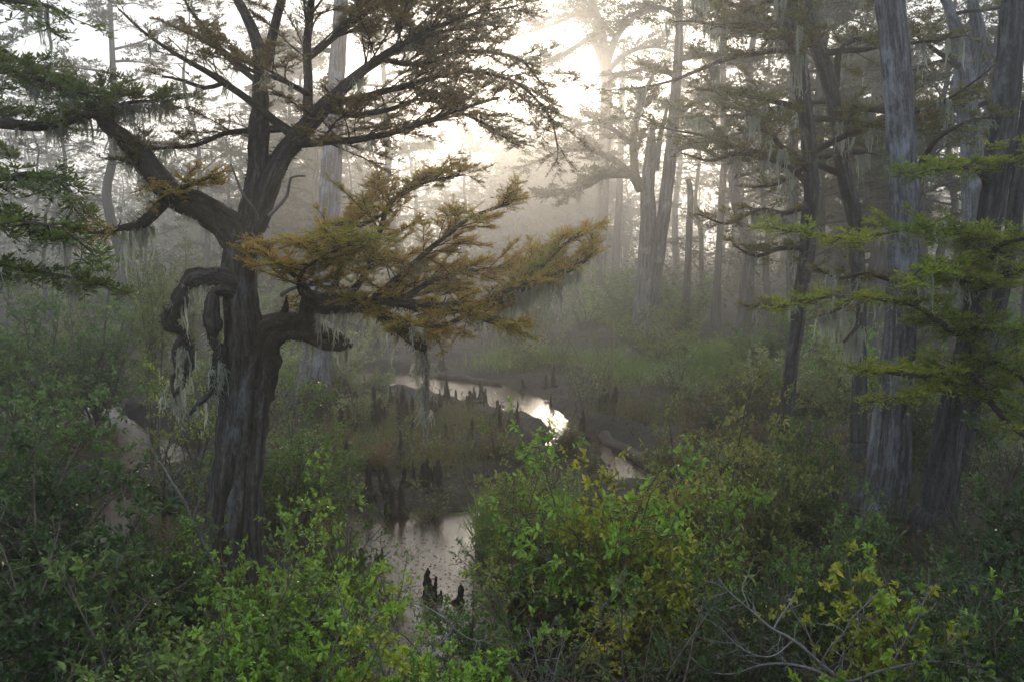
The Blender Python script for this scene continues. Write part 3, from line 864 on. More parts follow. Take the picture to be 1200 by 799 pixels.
# two thinner leaning trunks behind
md = dict(t0=.12, reach=1.0, gap=.11, twig=.34, tgap=.06, bl=.12, bw=.032, per=9, lift=.15, droop=.3)
cypress('slender bent cypress with scaly lower trunk and a forked branch pointing left', 'bald_cypress',
        [(910, 588, 22), (914, 550, 20), (919, 495, 19), (926, 437, 18), (935, 375, 18), (940, 332, 19), (945, 300, 20), (947, 262, 20), (951, 220, 20), (946, 150, 20), (940, 100, 20), (934, 50, 20), (925, -5, 20)],
        M['bark_dark'], M['fol_dim'], flare=1.5, sides=22, auto=18, auto_z=(6.0, 14), auto_len=(2, 4.5), seed=23, mossy=5, dens=1.2,
        limbs=[([(941, 100, 10), (925, 48, 9, -.3), (905, 42, 7, -.6), (890, 30, 5, -.8), (862, 28, 3, -1), (830, 35, 2, -1.2)], dict(md), [(5, .3, 1, .3, .8, 3, .04)]),
               ([(949, 240, 8), (920, 250, 6, -.3), (890, 245, 4, -.6), (850, 262, 3, -.8), (815, 250, 2, -1)], dict(md, reach=.7), [(7, .2, 1, .3, .8, 3, .04)]),
               ([(946, 290, 7), (915, 292, 6, -.5), (885, 300, 4, -.8), (860, 290, 2, -1)], dict(md, reach=.6), [(6, .2, 1, .3, .8, 3, .04)]),
               ([(950, 215, 8), (915, 190, 6, .4), (870, 180, 5, .7), (830, 188, 3, .9), (800, 180, 2, 1)], dict(md, reach=.9), [(6, .2, 1, .3, .8, 3, .04)]),
               ([(943, 130, 8), (905, 120, 6, .3), (860, 110, 4, .5), (815, 105, 2, .6)], dict(md), [(8, .2, 1, .3, 1, 4, .05)]),
               ([(938, 345, 6), (920, 360, 5, -.6), (895, 358, 3, -1), (872, 362, 2, -1.3)], dict(md, reach=.5), [(3, .2, 1, .2, .6, 3, .03)])])
cypress('sinuous cypress trunk with pale moss, between the bent slender one and the straight grey one', 'bald_cypress',
        [(1003, 562, 22), (1005, 520, 20), (1007, 470, 20), (1007, 400, 19), (1007, 342, 19), (1004, 302, 20), (1001, 255, 20), (990, 205, 20), (981, 140, 20), (974, 110, 20), (966, 80, 20), (954, 40, 20), (942, 0, 19), (935, -40, 18)],
        M['bark_dark'], M['fol_dim'], flare=1.5, sides=22, auto=18, auto_z=(6.0, 14), auto_len=(2, 4.5), seed=24, mossy=6, dens=1.2,
        limbs=[([(985, 135, 9), (1005, 128, 8, .3), (1030, 128, 6, .6), (1080, 130, 4, .9), (1120, 120, 2, 1.1)], dict(md), [(8, .2, 1, .3, 1, 4, .05)]),
               ([(978, 105, 9), (985, 60, 7, .3), (1010, 45, 6, .5), (1045, 60, 4, .7)], dict(md), [(8, .2, 1, .3, 1, 4, .05)]),
               ([(1002, 270, 7), (1030, 262, 5, .5), (1070, 268, 3, .8), (1110, 255, 2, 1)], dict(md, reach=.8), [(7, .2, 1, .3, .9, 4, .05)]),
               ([(985, 180, 8), (955, 188, 6, .5), (915, 215, 4, .8), (880, 220, 2, 1)], dict(md, reach=.8), [(10, .2, 1, .3, 1, 4, .05)]),
               ([(1006, 345, 6), (985, 360, 5, -.3), (960, 370, 3, -.5)], dict(md, reach=.5), [(12, 0, 1, .5, 1.3, 6, .05)]),
               ([(1006, 380, 6), (1000, 388, 5, -.3), (990, 400, 3, -.5)], None, [(12, 0, 1, .5, 1.3, 6, .05)])])
cypress('misty grey cypress forking widely near its top, behind the dark leaning one', 'bald_cypress',
        [(1128, 545, 34), (1133, 440, 30), (1137, 340, 29), (1140, 250, 28), (1139, 180, 29), (1134, 120, 30), (1128, 70, 24), (1122, 40, 18), (1112, 10, 14), (1100, -25, 10)],
        M['bark_grey'], M['fol_dim'], D=26, flare=1.4, sides=22, auto=16, auto_z=(8, 16), auto_len=(2, 5), seed=25, mossy=3,
        extra=[[(1134, 115, 26), (1142, 70, 22), (1146, 35, 18), (1140, 0, 14), (1136, -40, 10)], [(1140, 100, 16), (1152, 84, 13), (1165, 60, 10), (1172, 35, 7)]])
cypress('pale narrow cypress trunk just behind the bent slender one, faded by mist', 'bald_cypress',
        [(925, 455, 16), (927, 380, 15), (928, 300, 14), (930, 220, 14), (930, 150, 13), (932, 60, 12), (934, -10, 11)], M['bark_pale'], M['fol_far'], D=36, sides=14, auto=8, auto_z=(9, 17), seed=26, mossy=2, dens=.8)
# grey column behind the gnarled tree
cypress('grey column like cypress standing directly behind the gnarled tree, swollen at its foot', 'bald_cypress',
        [(366, 486, 50), (369, 440, 42), (374, 380, 37), (380, 310, 34), (386, 240, 31), (390, 170, 26), (394, 100, 22), (398, 30, 19), (402, -30, 16)], M['bark_grey'], M['fol_dim'], flare=1.7, sides=26, lobes=6, auto=9, auto_z=(10, 17), auto_len=(2, 5), seed=27, mossy=3)
# the centre pair
fd = dict(t0=.12, reach=2.1, gap=.11, twig=.6, tgap=.10, bl=.19, bw=.055, per=9, lift=.1, droop=.15)
cypress('broad pale cypress whose trunk splits into a broken stump and a tall stem', 'bald_cypress',
        [(744, 436, 38), (749, 405, 32), (754, 360, 30), (758, 310, 29), (760, 262, 26), (759, 222, 23), (762, 180, 18), (764, 155, 11), (766, 138, 3)], M['bark_pale'], M['fol_far'], flare=1.5, sides=26, lobes=6, seed=28, top=0, mossy=0, slim=.74,
        extra=[[(757, 395, 26), (765, 340, 24), (773, 285, 22), (779, 245, 21), (784, 200, 20), (789, 150, 18), (793, 100, 16), (796, 50, 13), (797, 0, 10), (800, -50, 6)],
               [(769, 200, 10), (774, 160, 8), (780, 135, 6), (783, 120, 3)]],
        limbs=[([(752, 222, 14), (742, 206, 13, -.3), (730, 203, 11, -.6), (708, 206, 9, -1), (688, 218, 6, -1.4), (660, 226, 4, -1.6), (632, 232, 2, -1.8)], dict(fd), [(8, .2, 1, .4, 1, 3, .06)]),
               ([(745, 210, 10), (742, 165, 9, .3), (749, 127, 7, .5), (758, 105, 5, .7), (770, 80, 3, .9)], dict(fd, reach=1.5), None),
               ([(740, 205, 8), (715, 185, 7, 1), (680, 175, 5, 1.6), (640, 185, 3, 2), (615, 195, 2, 2.2)], dict(fd, reach=1.8), None),
               ([(742, 170, 7), (715, 150, 6, -.6), (685, 145, 4, -1), (655, 160, 2, -1.3)], dict(fd, reach=1.6), None),
               ([(786, 180, 7), (810, 172, 6, .5), (835, 180, 4, .9), (850, 192, 2, 1.1)], dict(fd, reach=1.4), None),
               ([(790, 140, 7), (815, 120, 6, -.8), (845, 118, 4, -1.4), (870, 130, 2, -1.8)], dict(fd, reach=1.8), None),
               ([(794, 90, 7), (765, 80, 6, .8), (735, 85, 4, 1.3), (705, 100, 2, 1.6)], dict(fd), None),
               ([(795, 70, 7), (825, 65, 6, .8), (860, 75, 4, 1.3), (890, 70, 2, 1.6)], dict(fd), None),
               ([(797, 20, 6), (770, 8, 5, -.8), (745, 15, 4, -1.3), (720, 30, 2, -1.6)], dict(fd), None),
               ([(797, 30, 6), (825, 18, 5, .3), (855, 22, 4, .4), (890, 10, 2, .5)], dict(fd), None),
               ([(799, -10, 6), (775, -30, 5, .3), (750, -35, 4, .4)], dict(fd), None),
               ([(799, -20, 6), (830, -35, 5, .3), (865, -30, 4, .4)], dict(fd), None)])
ff = dict(t0=.12, reach=2.8, gap=.14, twig=.8, tgap=.13, bl=.27, bw=.08, per=8, lift=.1, droop=.1)
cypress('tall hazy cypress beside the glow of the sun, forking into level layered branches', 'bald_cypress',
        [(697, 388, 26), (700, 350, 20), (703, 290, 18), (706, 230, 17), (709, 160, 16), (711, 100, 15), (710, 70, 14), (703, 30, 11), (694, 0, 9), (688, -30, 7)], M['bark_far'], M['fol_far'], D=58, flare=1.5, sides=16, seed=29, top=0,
        extra=[[(711, 75, 11), (722, 45, 9), (738, 25, 7), (760, 14, 5), (790, 8, 3)]],
        limbs=[([(710, 90, 8), (694, 48, 7), (670, 58, 5, -1), (642, 72, 4, -1.5), (615, 75, 2, -2)], dict(ff), None),
               ([(711, 85, 7), (735, 62, 6, 1), (765, 55, 4, 2), (790, 60, 2, 2)], dict(ff), None),
               ([(700, 20, 6), (675, 18, 5, 1), (645, 30, 3, 2), (620, 38, 2, 2)], dict(ff), None),
               ([(722, 45, 6), (700, 20, 5, -2), (680, -5, 3, -3)], dict(ff), None),
               ([(790, 8, 4), (820, 10, 3, 1), (850, 0, 2, 1)], dict(ff), None),
               ([(760, 14, 4), (755, -10, 3, 1), (740, -35, 2, 1)], dict(ff), None),
               ([(692, -5, 5), (665, -20, 4, 1), (640, -15, 2, 1)], dict(ff), None)])
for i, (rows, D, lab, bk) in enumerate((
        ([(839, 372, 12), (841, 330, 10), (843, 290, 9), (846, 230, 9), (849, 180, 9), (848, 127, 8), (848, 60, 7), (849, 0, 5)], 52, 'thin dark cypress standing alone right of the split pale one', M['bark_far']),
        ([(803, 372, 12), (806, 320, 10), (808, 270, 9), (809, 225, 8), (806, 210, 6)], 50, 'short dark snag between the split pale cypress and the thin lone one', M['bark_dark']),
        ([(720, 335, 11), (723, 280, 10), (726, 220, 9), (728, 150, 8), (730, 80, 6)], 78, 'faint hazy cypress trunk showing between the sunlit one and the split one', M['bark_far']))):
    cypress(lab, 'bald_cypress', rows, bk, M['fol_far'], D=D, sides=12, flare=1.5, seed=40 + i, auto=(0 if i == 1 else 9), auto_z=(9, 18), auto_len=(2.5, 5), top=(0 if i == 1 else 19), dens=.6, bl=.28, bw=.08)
# tree at the left whose trunk stands outside the picture
lb = dict(bo, reach=.8, gap=.07, droop=.5, per=11)
cypress('dark green cypress whose drooping mossy boughs reach in from the left edge', 'bald_cypress',
        [(-120, 720, 60), (-118, 500, 50), (-112, 300, 44), (-108, 100, 38), (-105, -50, 34)], M['bark_dark'], M['fol_left'], D=12.2, flare=1.5, sides=20, seed=31, auto=6, auto_z=(7.5, 12), auto_len=(1.5, 3.5), mossy=6,
        limbs=[([(-110, 130, 18), (-50, 132, 15, .2), (0, 145, 13, .5), (45, 151, 11, .8), (85, 142, 9, 1), (120, 133, 7, 1.2), (165, 120, 4, 1.3), (215, 118, 2, 1.4)], dict(lb, reach=1.0, gap=.055, lift=.35), [(40, .2, 1, .15, .5, 3, .03)]),
               ([(-110, 100, 14), (-50, 85, 11, -.3), (0, 82, 9, -.5), (50, 95, 6, -.6), (100, 110, 4, -.7)], dict(lb, reach=.9, gap=.06), [(20, .2, 1, .15, .5, 3, .03)]),
               ([(-108, 60, 12), (-55, 40, 9, .4), (-10, 52, 7, .8), (30, 75, 4, 1), (60, 105, 2, 1.1)], dict(lb, reach=.7, gap=.08), [(10, .2, 1, .15, .5, 3, .03)]),
               ([(-112, 260, 14), (-60, 225, 11, -1), (-10, 208, 8, -1.6), (35, 205, 6, -2), (75, 220, 4, -2.3), (95, 245, 2, -2.4)], dict(lb, reach=.6, gap=.05, droop=.9), [(14, .2, 1, .15, .5, 3, .03)]),
               ([(-113, 290, 14), (-60, 262, 11, -1.4), (-10, 255, 8, -2.2), (40, 262, 6, -2.6), (80, 275, 3, -2.8), (108, 300, 2, -2.9)], dict(lb, reach=.55, gap=.05, droop=1.0), [(10, .2, 1, .15, .4, 3, .03)]),
               ([(-114, 330, 12), (-60, 318, 9, -1.2), (-10, 312, 7, -2), (40, 318, 5, -2.4), (90, 325, 3, -2.6), (130, 330, 1.5, -2.8)], dict(lb, reach=.45, gap=.055, droop=1.0), [(8, .2, 1, .15, .4, 3, .03)])])
# ------------------------------------------------------------------ shrubs
PROTO = []                             # hidden below the mud: never rendered, removed at the end


def shrub_variant(seed, H, RR, stems, L, W, twigs, per, whorl=0.0, droop=.1, inner=.25, trunk=0.022):
    g = np.random.default_rng(seed)
    wood, fol = MB(), MB()
    tb, td, tl = [], [], []
    for s in range(stems):
        a = g.uniform(0, 6.283)
        u = math.sqrt(g.uniform(.02, 1))
        tgt = np.array([RR * u * math.cos(a), RR * u * math.sin(a), H * g.uniform(.3, 1.08) * (1 - .3 * u * u)])
        p0 = np.array([g.normal(0, .07), g.normal(0, .07), -.25])
        mid = (p0 + tgt) / 2 * np.array([.75, .75, 1.1]) + g.normal(0, .08 * H / 2, 3)
        S = spline([[*p0, trunk * g.uniform(.6, 1.2)], [*mid, trunk * .6], [*tgt, .004]], .16)
        S[:, :3] += np.cumsum(g.normal(0, .008, (len(S), 3)), 0)
        wood.tube(S[:, :3], S[:, 3], 5)
        n = max(3, int(twigs / stems))
        for _ in range(n):
            t = g.uniform(inner, 1.0)
            k = int(t * (len(S) - 1))
            d = norm(g.normal(0, 1, 3) * np.array([1, 1, .55]) + UP * .25 + norm(tgt) * .5)
            ln = g.uniform(.18, .55) * RR * (1.15 - .5 * t)
            q = S[k, :3] + d * ln
            wood.sticks(S[k:k + 1, :3], q[None], .006, .003)
            for _ in range(3):
                tt = g.uniform(.3, 1)
                d2 = norm(d + g.normal(0, .7, 3) + UP * .15)
                tb.append(S[k, :3] + d * ln * tt)
                td.append(d2)
                tl.append(g.uniform(.10, .30) * min(1.3, RR))
    tb, td, tl = np.array(tb), norm(np.array(td)), np.array(tl)
    m = len(tb)
    size = g.uniform(.6, 1.25, (m, 1))
    wood.sticks(tb, tb + td * tl[:, None], .0035, .002)
    T = g.uniform(.15, 1.0, (m, per)) if not whorl else np.clip(g.normal(.92, whorl, (m, per)), .1, 1.05)
    pos = tb[:, None] + td[:, None] * (tl[:, None] * T)[..., None]
    rad = g.normal(0, 1, (m, per, 3))
    dd = norm(td[:, None] * .55 + norm(rad) * .9 + UP * g.uniform(-.3 - droop, .35, (m, per, 1)))
    nn = UP * .9 + g.normal(0, .5, (m, per, 3))
    fol.leaves(pos.reshape(-1, 3), dd.reshape(-1, 3), nn.reshape(-1, 3), (L * size * g.uniform(.6, 1.2, (m, per))).ravel(), (W * size * g.uniform(.75, 1.2, (m, per))).ravel())
    return H, wood.mesh('stems', M['stem']), fol.mesh('foliage', M['shrub'], smooth=False)


V = dict(
    fine=[shrub_variant(s, 2.3, 1.25, 12, .074, .041, 180, 9) for s in (1, 2, 3)],
    broad=[shrub_variant(s, 2.3, 1.2, 10, .078, .043, 175, 9, .25) for s in (4, 5, 6)],
    sprig=[shrub_variant(s, 2.0, 1.0, 9, .080, .042, 75, 11, .14, inner=.45) for s in (7, 8)],
    tall=[shrub_variant(s, 4.4, 1.1, 5, .065, .036, 190, 9, inner=.35, trunk=.035) for s in (9, 10)],
    thin=[shrub_variant(s, 2.4, 1.1, 9, .055, .028, 85, 8, inner=.35) for s in (11, 12)],
    mass=[shrub_variant(s, 3.2, 2.2, 14, .13, .075, 190, 9) for s in (13, 14)],
)
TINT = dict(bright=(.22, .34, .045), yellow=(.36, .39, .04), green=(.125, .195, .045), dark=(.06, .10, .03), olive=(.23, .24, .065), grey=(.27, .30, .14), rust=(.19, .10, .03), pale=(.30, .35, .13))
_count = {}


def shrub(x, y, h, kind, tint, label, group=None, wide=1.0, name='shrub', cat='shrub'):
    i = _count.get(kind, 0)
    _count[kind] = i + 1
    H, wm, fm = V[kind][i % len(V[kind])]
    s = h / H
    e = empty(name, (x, y, max(gz(x, y), -.05)), label, cat, group)
    e.rotation_euler[2] = random.uniform(0, 6.28)
    e.scale = (s * wide, s * wide, s)
    for nm, me in (('stems', wm), ('foliage', fm)):
        o = bpy.data.objects.new(nm, me)
        COL.objects.link(o)
        o.parent = e
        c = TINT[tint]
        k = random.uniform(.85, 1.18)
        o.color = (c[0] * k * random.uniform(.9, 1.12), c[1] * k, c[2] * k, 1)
    return e


def px_shrub(px, py, top, kind, tint, label, group=None, wide=1.0, **kw):
    b = gp(px, py)
    shrub(b[0], b[1], max(.4, 1.22 * (py - top) * b[1] / F), kind, tint, label, group, wide, **kw)


NEAR = [
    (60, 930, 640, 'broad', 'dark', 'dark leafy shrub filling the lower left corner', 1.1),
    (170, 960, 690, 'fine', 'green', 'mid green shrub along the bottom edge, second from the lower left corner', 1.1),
    (265, 930, 690, 'broad', 'green', 'mid green shrub along the bottom edge, below the foot of the gnarled tree', 1.0),
    (135, 800, 650, 'fine', 'dark', 'dim small leaved shrub behind the bottom row, left of the gnarled trunk', 1.1),
    (15, 790, 545, 'fine', 'dark', 'dark dense shrub at the left edge below the left pool', 1.1),
    (205, 770, 640, 'broad', 'green', 'low green shrub nestled against the left side of the gnarled trunk foot', .9),
    (300, 800, 610, 'broad', 'bright', 'bright green sprigged shrub standing in front of the gnarled trunk foot', .8),
    (358, 800, 575, 'broad', 'bright', 'bright green leafy shrub just right of the gnarled trunk foot', .85),
    (398, 740, 590, 'broad', 'green', 'fresh green shrub overhanging the left side of the brown pool', .8),
    (335, 640, 470, 'fine', 'green', 'grey green shrub behind the gnarled trunk, left of the knees', .9),
    (395, 600, 480, 'thin', 'green', 'thin leafed shrub at the edge of the knee cluster', .9),
    (410, 930, 715, 'sprig', 'yellow', 'sparse yellow green sapling with leaf tufts, below the brown pool', .9),
    (335, 960, 720, 'sprig', 'bright', 'sparse green sprigs near the bottom edge, left of the yellow tufted sapling', .9),
    (530, 930, 715, 'sprig', 'bright', 'loose sapling with big leaf tufts leaning over the brown pool by the tall knees', .9),
    (606, 730, 535, 'fine', 'olive', 'olive green shrub rising at the creek bend, left end of the bright thicket', .85),
    (640, 740, 540, 'thin', 'yellow', 'yellow tipped airy shrub at the middle of the bright thicket', 1.0),
    (690, 780, 545, 'broad', 'bright', 'brightest green bushy shrub in the middle of the picture below the creek', .95),
    (745, 810, 575, 'fine', 'yellow', 'yellow green glowing shrub on the near side of the bright thicket', .85),
    (725, 740, 560, 'thin', 'rust', 'rust tinged twiggy shrub inside the bright thicket', .7),
    (800, 760, 560, 'fine', 'bright', 'green shrub at the right end of the bright thicket', .9),
    (640, 870, 650, 'thin', 'olive', 'dim olive shrub hanging over the dark mud below the bright thicket', 1.0),
    (845, 720, 490, 'fine', 'olive', 'tall olive shrub with pale tips right of the small bright pool', .75),
    (800, 640, 475, 'thin', 'olive', 'airy sunlit sapling just right of the small bright pool', .8),
    (895, 700, 535, 'fine', 'olive', 'olive shrub in front of the bent slender cypress foot', .8),
    (960, 770, 610, 'broad', 'green', 'rounded green shrub in front of the sinuous cypress foot', .9),
    (1010, 900, 680, 'sprig', 'yellow', 'yellow green sprigs rising among bare dead twigs at the lower right', .9),
    (1065, 930, 690, 'sprig', 'bright', 'green leafy sprigs below the straight grey cypress foot', .8),
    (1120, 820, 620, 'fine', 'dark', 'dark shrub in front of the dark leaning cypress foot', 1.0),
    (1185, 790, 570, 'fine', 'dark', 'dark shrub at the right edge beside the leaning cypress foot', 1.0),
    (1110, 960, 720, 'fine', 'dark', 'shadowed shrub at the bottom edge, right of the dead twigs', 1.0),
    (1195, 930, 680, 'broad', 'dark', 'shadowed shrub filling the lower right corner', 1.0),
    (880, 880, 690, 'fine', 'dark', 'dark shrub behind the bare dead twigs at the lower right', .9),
    (770, 930, 690, 'thin', 'dark', 'dark ragged shrub at the bottom edge below the bright thicket', 1.0),
    (930, 640, 490, 'fine', 'green', 'soft green shrub between the bent slender cypress and the sinuous one', .75),
    (975, 620, 475, 'thin', 'olive', 'olive green shrub beside the sinuous cypress trunk', .6),
    (1000, 700, 600, 'fine', 'green', 'green shrub at the left foot of the straight grey cypress', .8),
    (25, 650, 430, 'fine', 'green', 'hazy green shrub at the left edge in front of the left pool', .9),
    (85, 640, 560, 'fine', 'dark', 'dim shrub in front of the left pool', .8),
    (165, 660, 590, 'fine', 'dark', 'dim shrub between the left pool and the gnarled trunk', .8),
    (200, 600, 430, 'thin', 'olive', 'twiggy olive shrub on the right bank of the left pool', .8),
    (228, 560, 400, 'thin', 'yellow', 'yellowish shrub just behind the left side of the gnarled trunk', .6),
    (60, 500, 345, 'fine', 'green', 'misty green shrub behind the left pool near the left edge', 1.0),
    (120, 490, 330, 'fine', 'green', 'misty green shrub behind the middle of the left pool', 1.0),
    (10, 520, 360, 'broad', 'green', 'misty shrub cut by the left edge behind the left pool', 1.0),
    (178, 520, 250, 'tall', 'olive', 'slim tall sapling with olive leaves left of the gnarled trunk', .6),
    (95, 480, 270, 'tall', 'grey', 'slim misty sapling behind the left pool', .6),
    (225, 470, 285, 'tall', 'olive', 'slim sapling showing behind the hook shaped limb', .6),
    (612, 440, 385, 'fine', 'pale', 'pale leafed shrub on the far bank at the creek bend', 1.1),
    (655, 440, 385, 'thin', 'pale', 'silvery shrub on the far creek bank below the rusty bough tip', 1.1),
    (688, 497, 400, 'thin', 'grey', 'thin dark stemmed sapling on the mud inside the creek loop', .7),
    (708, 492, 385, 'thin', 'olive', 'second thin sapling on the mud inside the creek loop', .5),
    (655, 555, 500, 'thin', 'green', 'small shrub on the mud tongue between creek and small pool', .9),
    (1135, 560, 430, 'fine', 'green', 'hazy green shrub right of the dark leaning cypress', .9),
    (1180, 590, 440, 'thin', 'grey', 'moss draped shrub at the right edge behind the leaning cypress', .9),
    (1190, 520, 390, 'fine', 'green', 'dim green shrub behind the mossy one at the right edge', .9),
    (1065, 560, 440, 'fine', 'dark', 'dim shrub in the gap between the grey cypress and the leaning one', .8),
    (790, 480, 400, 'thin', 'grey', 'silver leafed shrub at the edge of the sedge patch', 1.0),
    (860, 500, 420, 'fine', 'olive', 'sunlit olive shrub in front of the sedge patch', 1.1),
    (905, 470, 370, 'fine', 'green', 'hazy shrub behind the bent slender cypress', 1.0),
    (980, 500, 400, 'fine', 'pale', 'pale green shrub behind the gap of the two slender cypresses', .9),
    (470, 545, 500, 'thin', 'olive', 'low twiggy shrub among the knees', 1.3),
    (475, 920, 735, 'sprig', 'bright', 'small loose sapling with bright leaf tufts at the bottom edge under the brown pool', .9),
    (515, 850, 705, 'thin', 'bright', 'airy bright shrub covering the near end of the brown pool', 1.1),
    (560, 800, 640, 'broad', 'green', 'leafy shrub pushing over the right bank of the brown pool', .8),
    (420, 720, 610, 'thin', 'olive', 'twiggy olive shrub crossing the left side of the brown pool', 1.0),
    (455, 860, 715, 'thin', 'green', 'airy green shrub at the near left corner of the brown pool', 1.0),
    (455, 720, 640, 'thin', 'bright', 'small loose shrub leaning over the left side of the brown pool', 1.1),
    (575, 690, 600, 'thin', 'green', 'ragged shrub on the right bank of the brown pool', 1.0),
    (505, 610, 560, 'thin', 'olive', 'low shrub at the head of the brown pool', 1.3),
    (420, 520, 455, 'thin', 'olive', 'small twiggy shrub left of the knees', 1.0),
    (330, 560, 440, 'thin', 'grey', 'grey twiggy shrub behind the gnarled trunk', .8),
]
for px, py, top, kind, tint, label, wide in NEAR:
    px_shrub(px, py, top, kind, tint, label, None, wide)

# undergrowth behind, too alike in the mist to tell apart
g = np.random.default_rng(77)


def blocked(x, y, pad):
    return height(np.array([x]), np.array([y]))[0] < pad


n = 0
while n < 100:
    y = g.uniform(26, 62)
    x = g.uniform(-.82, .82) * y
    px = 600 + F * x / y
    if blocked(x, y, .12) or (420 < px < 730 and y < 43) or (700 < px < 930 and y < 33):
        continue
    shrub(x, y, g.uniform(1.4, 3.2) * (1 if y < 45 else 1.3), ('fine', 'thin', 'mass')[n % 3], ('bright', 'olive', 'pale', 'green', 'grey')[n % 5],
          'hazy waist high or taller shrub of the undergrowth beyond the creek', 'hazy undergrowth shrubs beyond the creek', g.uniform(.9, 1.4))
    n += 1
n = 0
while n < 62:                          # dim filler between the labelled shrubs of the near banks
    y = g.uniform(8.2, 24)
    x = g.uniform(-1.0, 1.0) * y
    px, py = 600 + F * x / y, 280 + F * CAM_H / y
    if blocked(x, y, .2) or 395 < px < 620 or (540 < px < 790 and y > 15) or 215 < px < 325:
        continue
    shrub(x, y, g.uniform(.7, 1.3), ('fine', 'thin')[n % 2], ('dark', 'dark', 'green')[n % 3], 'knee high dark shrub between the taller shrubs of the near banks', 'knee high shrubs of the near banks', g.uniform(1.0, 1.4))
    n += 1

n = 0
while n < 85:                          # low growth on the mud banks
    px, py = g.uniform(330, 880), g.uniform(455, 575)
    b = gp(px, py)
    if blocked(b[0], b[1], .16) or (500 < px < 720 and py < 545):
        continue
    shrub(b[0], b[1], g.uniform(.4, .85), ('thin', 'fine')[n % 2], ('olive', 'rust', 'green', 'pale')[n % 4], 'tiny shrub sprouting on the mud bank by the creek and the knees', 'tiny shrubs on the mud banks', g.uniform(1.1, 1.6))
    n += 1

# ------------------------------------------------------------------ far thicket and far wood: one mass each
def far_mass(name, y0, y1, count, hmin, hmax, wmin, wmax, per, L, seed):
    g = np.random.default_rng(seed)
    mb = MB()
    for _ in range(count):
        y = math.sqrt(g.uniform(y0 ** 2, y1 ** 2))
        x = g.uniform(-.68, .68) * y
        h, w = g.uniform(hmin, hmax), g.uniform(wmin, wmax)
        p = norm(g.normal(0, 1, (per, 3))) * (g.uniform(.25, 1, (per, 1)) ** .5)
        p[:, 2] = (p[:, 2] + 1) / 2
        lump = 1 + .25 * np.sin(p[:, 0] * 5 + h) * np.cos(p[:, 1] * 4 + w)
        q = p * np.array([w, w, h]) * lump[:, None] + np.array([x, y, 0])
        mb.blades(q, g.normal(0, 1, (per, 3)) * np.array([1, 1, .5]), UP + g.normal(0, .6, (per, 3)), L * g.uniform(.5, 1.3, per), L * .45)
    tag(mb.build(name, M['fol_far'], smooth=False), kind='stuff')


far_mass('far_thicket', 55, 115, 190, 1.6, 5.0, 1.5, 4.5, 260, .42, 5)
far_mass('far_wood', 115, 230, 320, 8, 25, 3, 8, 520, .85, 6)


# ------------------------------------------------------------------ hazy far cypresses
def far_variant(seed, H=21, r=.28, limbs=24, z0=.24, reach=3.6, bent=.6, dense=1.0):
    g = np.random.default_rng(seed)
    wood, fol = MB(), MB()
    zz = np.linspace(0, H, 14)
    lean = g.normal(0, .02, 2)
    off = np.cumsum(g.normal(0, bent * .35, (14, 2)), 0) + np.outer(zz, lean)
    rad = r * (1 - zz / H * .85) * (1 + .9 * np.exp(-zz / 1.2))
    zz[0] = -.5
    S = spline(np.column_stack([off, zz, rad]), .5)
    wood.tube(S[:, :3], S[:, 3], 10, flute=.08, lobes=4, rough=.04, seed=seed)
    for i in range(limbs):
        f = z0 + (1 - z0) * (i + g.random()) / limbs
        k = min(int(f * (len(S) - 1)), len(S) - 2)
        a = g.uniform(0, 6.283)
        ln = reach * g.uniform(.5, 1.2) * (1.1 - .55 * f)
        d = np.array([math.cos(a), math.sin(a), g.uniform(.0, .5)])
        pts = [[*S[k, :3], min(S[k, 3] * .5, .09)]]
        for s in range(5):
            d = norm(d + g.normal(0, .2, 3) * np.array([1, 1, .5]) - UP * .05)
            pts.append([*(np.array(pts[-1][:3]) + d * ln / 5), pts[0][3] * (1 - (s + 1) / 5.5)])
        L = spline(pts, .35)
        wood.tube(L[:, :3], L[:, 3], 5)
        bough(wood, fol, L, t0=.2, reach=ln * .5, gap=.20 / dense, twig=.75, tgap=.14, bl=.28 * dense ** .4, bw=.085 * dense ** .6, per=8, lift=.1, droop=.12)
    return wood.mesh('trunk', M['bark_far']), fol.mesh('crown', M['fol_far'], smooth=False)


FV = [far_variant(61), far_variant(62, 19, .22, 22, .2, 3.2), far_variant(63, 23, .32, 24, .4, 4.4), far_variant(64, 16, .18, 18, .2, 2.6, .6), far_variant(65, 18, .30, 18, .4, 5.5, .7), far_variant(66, 14, .12, 14, .25, 2.0, .8), far_variant(67, 19, .26, 60, .10, 4.2, .4, dense=3.4)]


def far_tree(px, D, v, s, label, group=None):
    x = (px - 600) / F * D
    e = empty('bald_cypress', (x, D, .1), label, 'tree', group)
    e.rotation_euler = (random.gauss(0, .035), random.gauss(0, .035), random.uniform(0, 6.28))
    e.scale = (s, s, s * random.uniform(.92, 1.08))
    for nm, me in zip(('trunk', 'crown'), FV[v]):
        o = bpy.data.objects.new(nm, me)
        COL.objects.link(o)
        o.parent = e


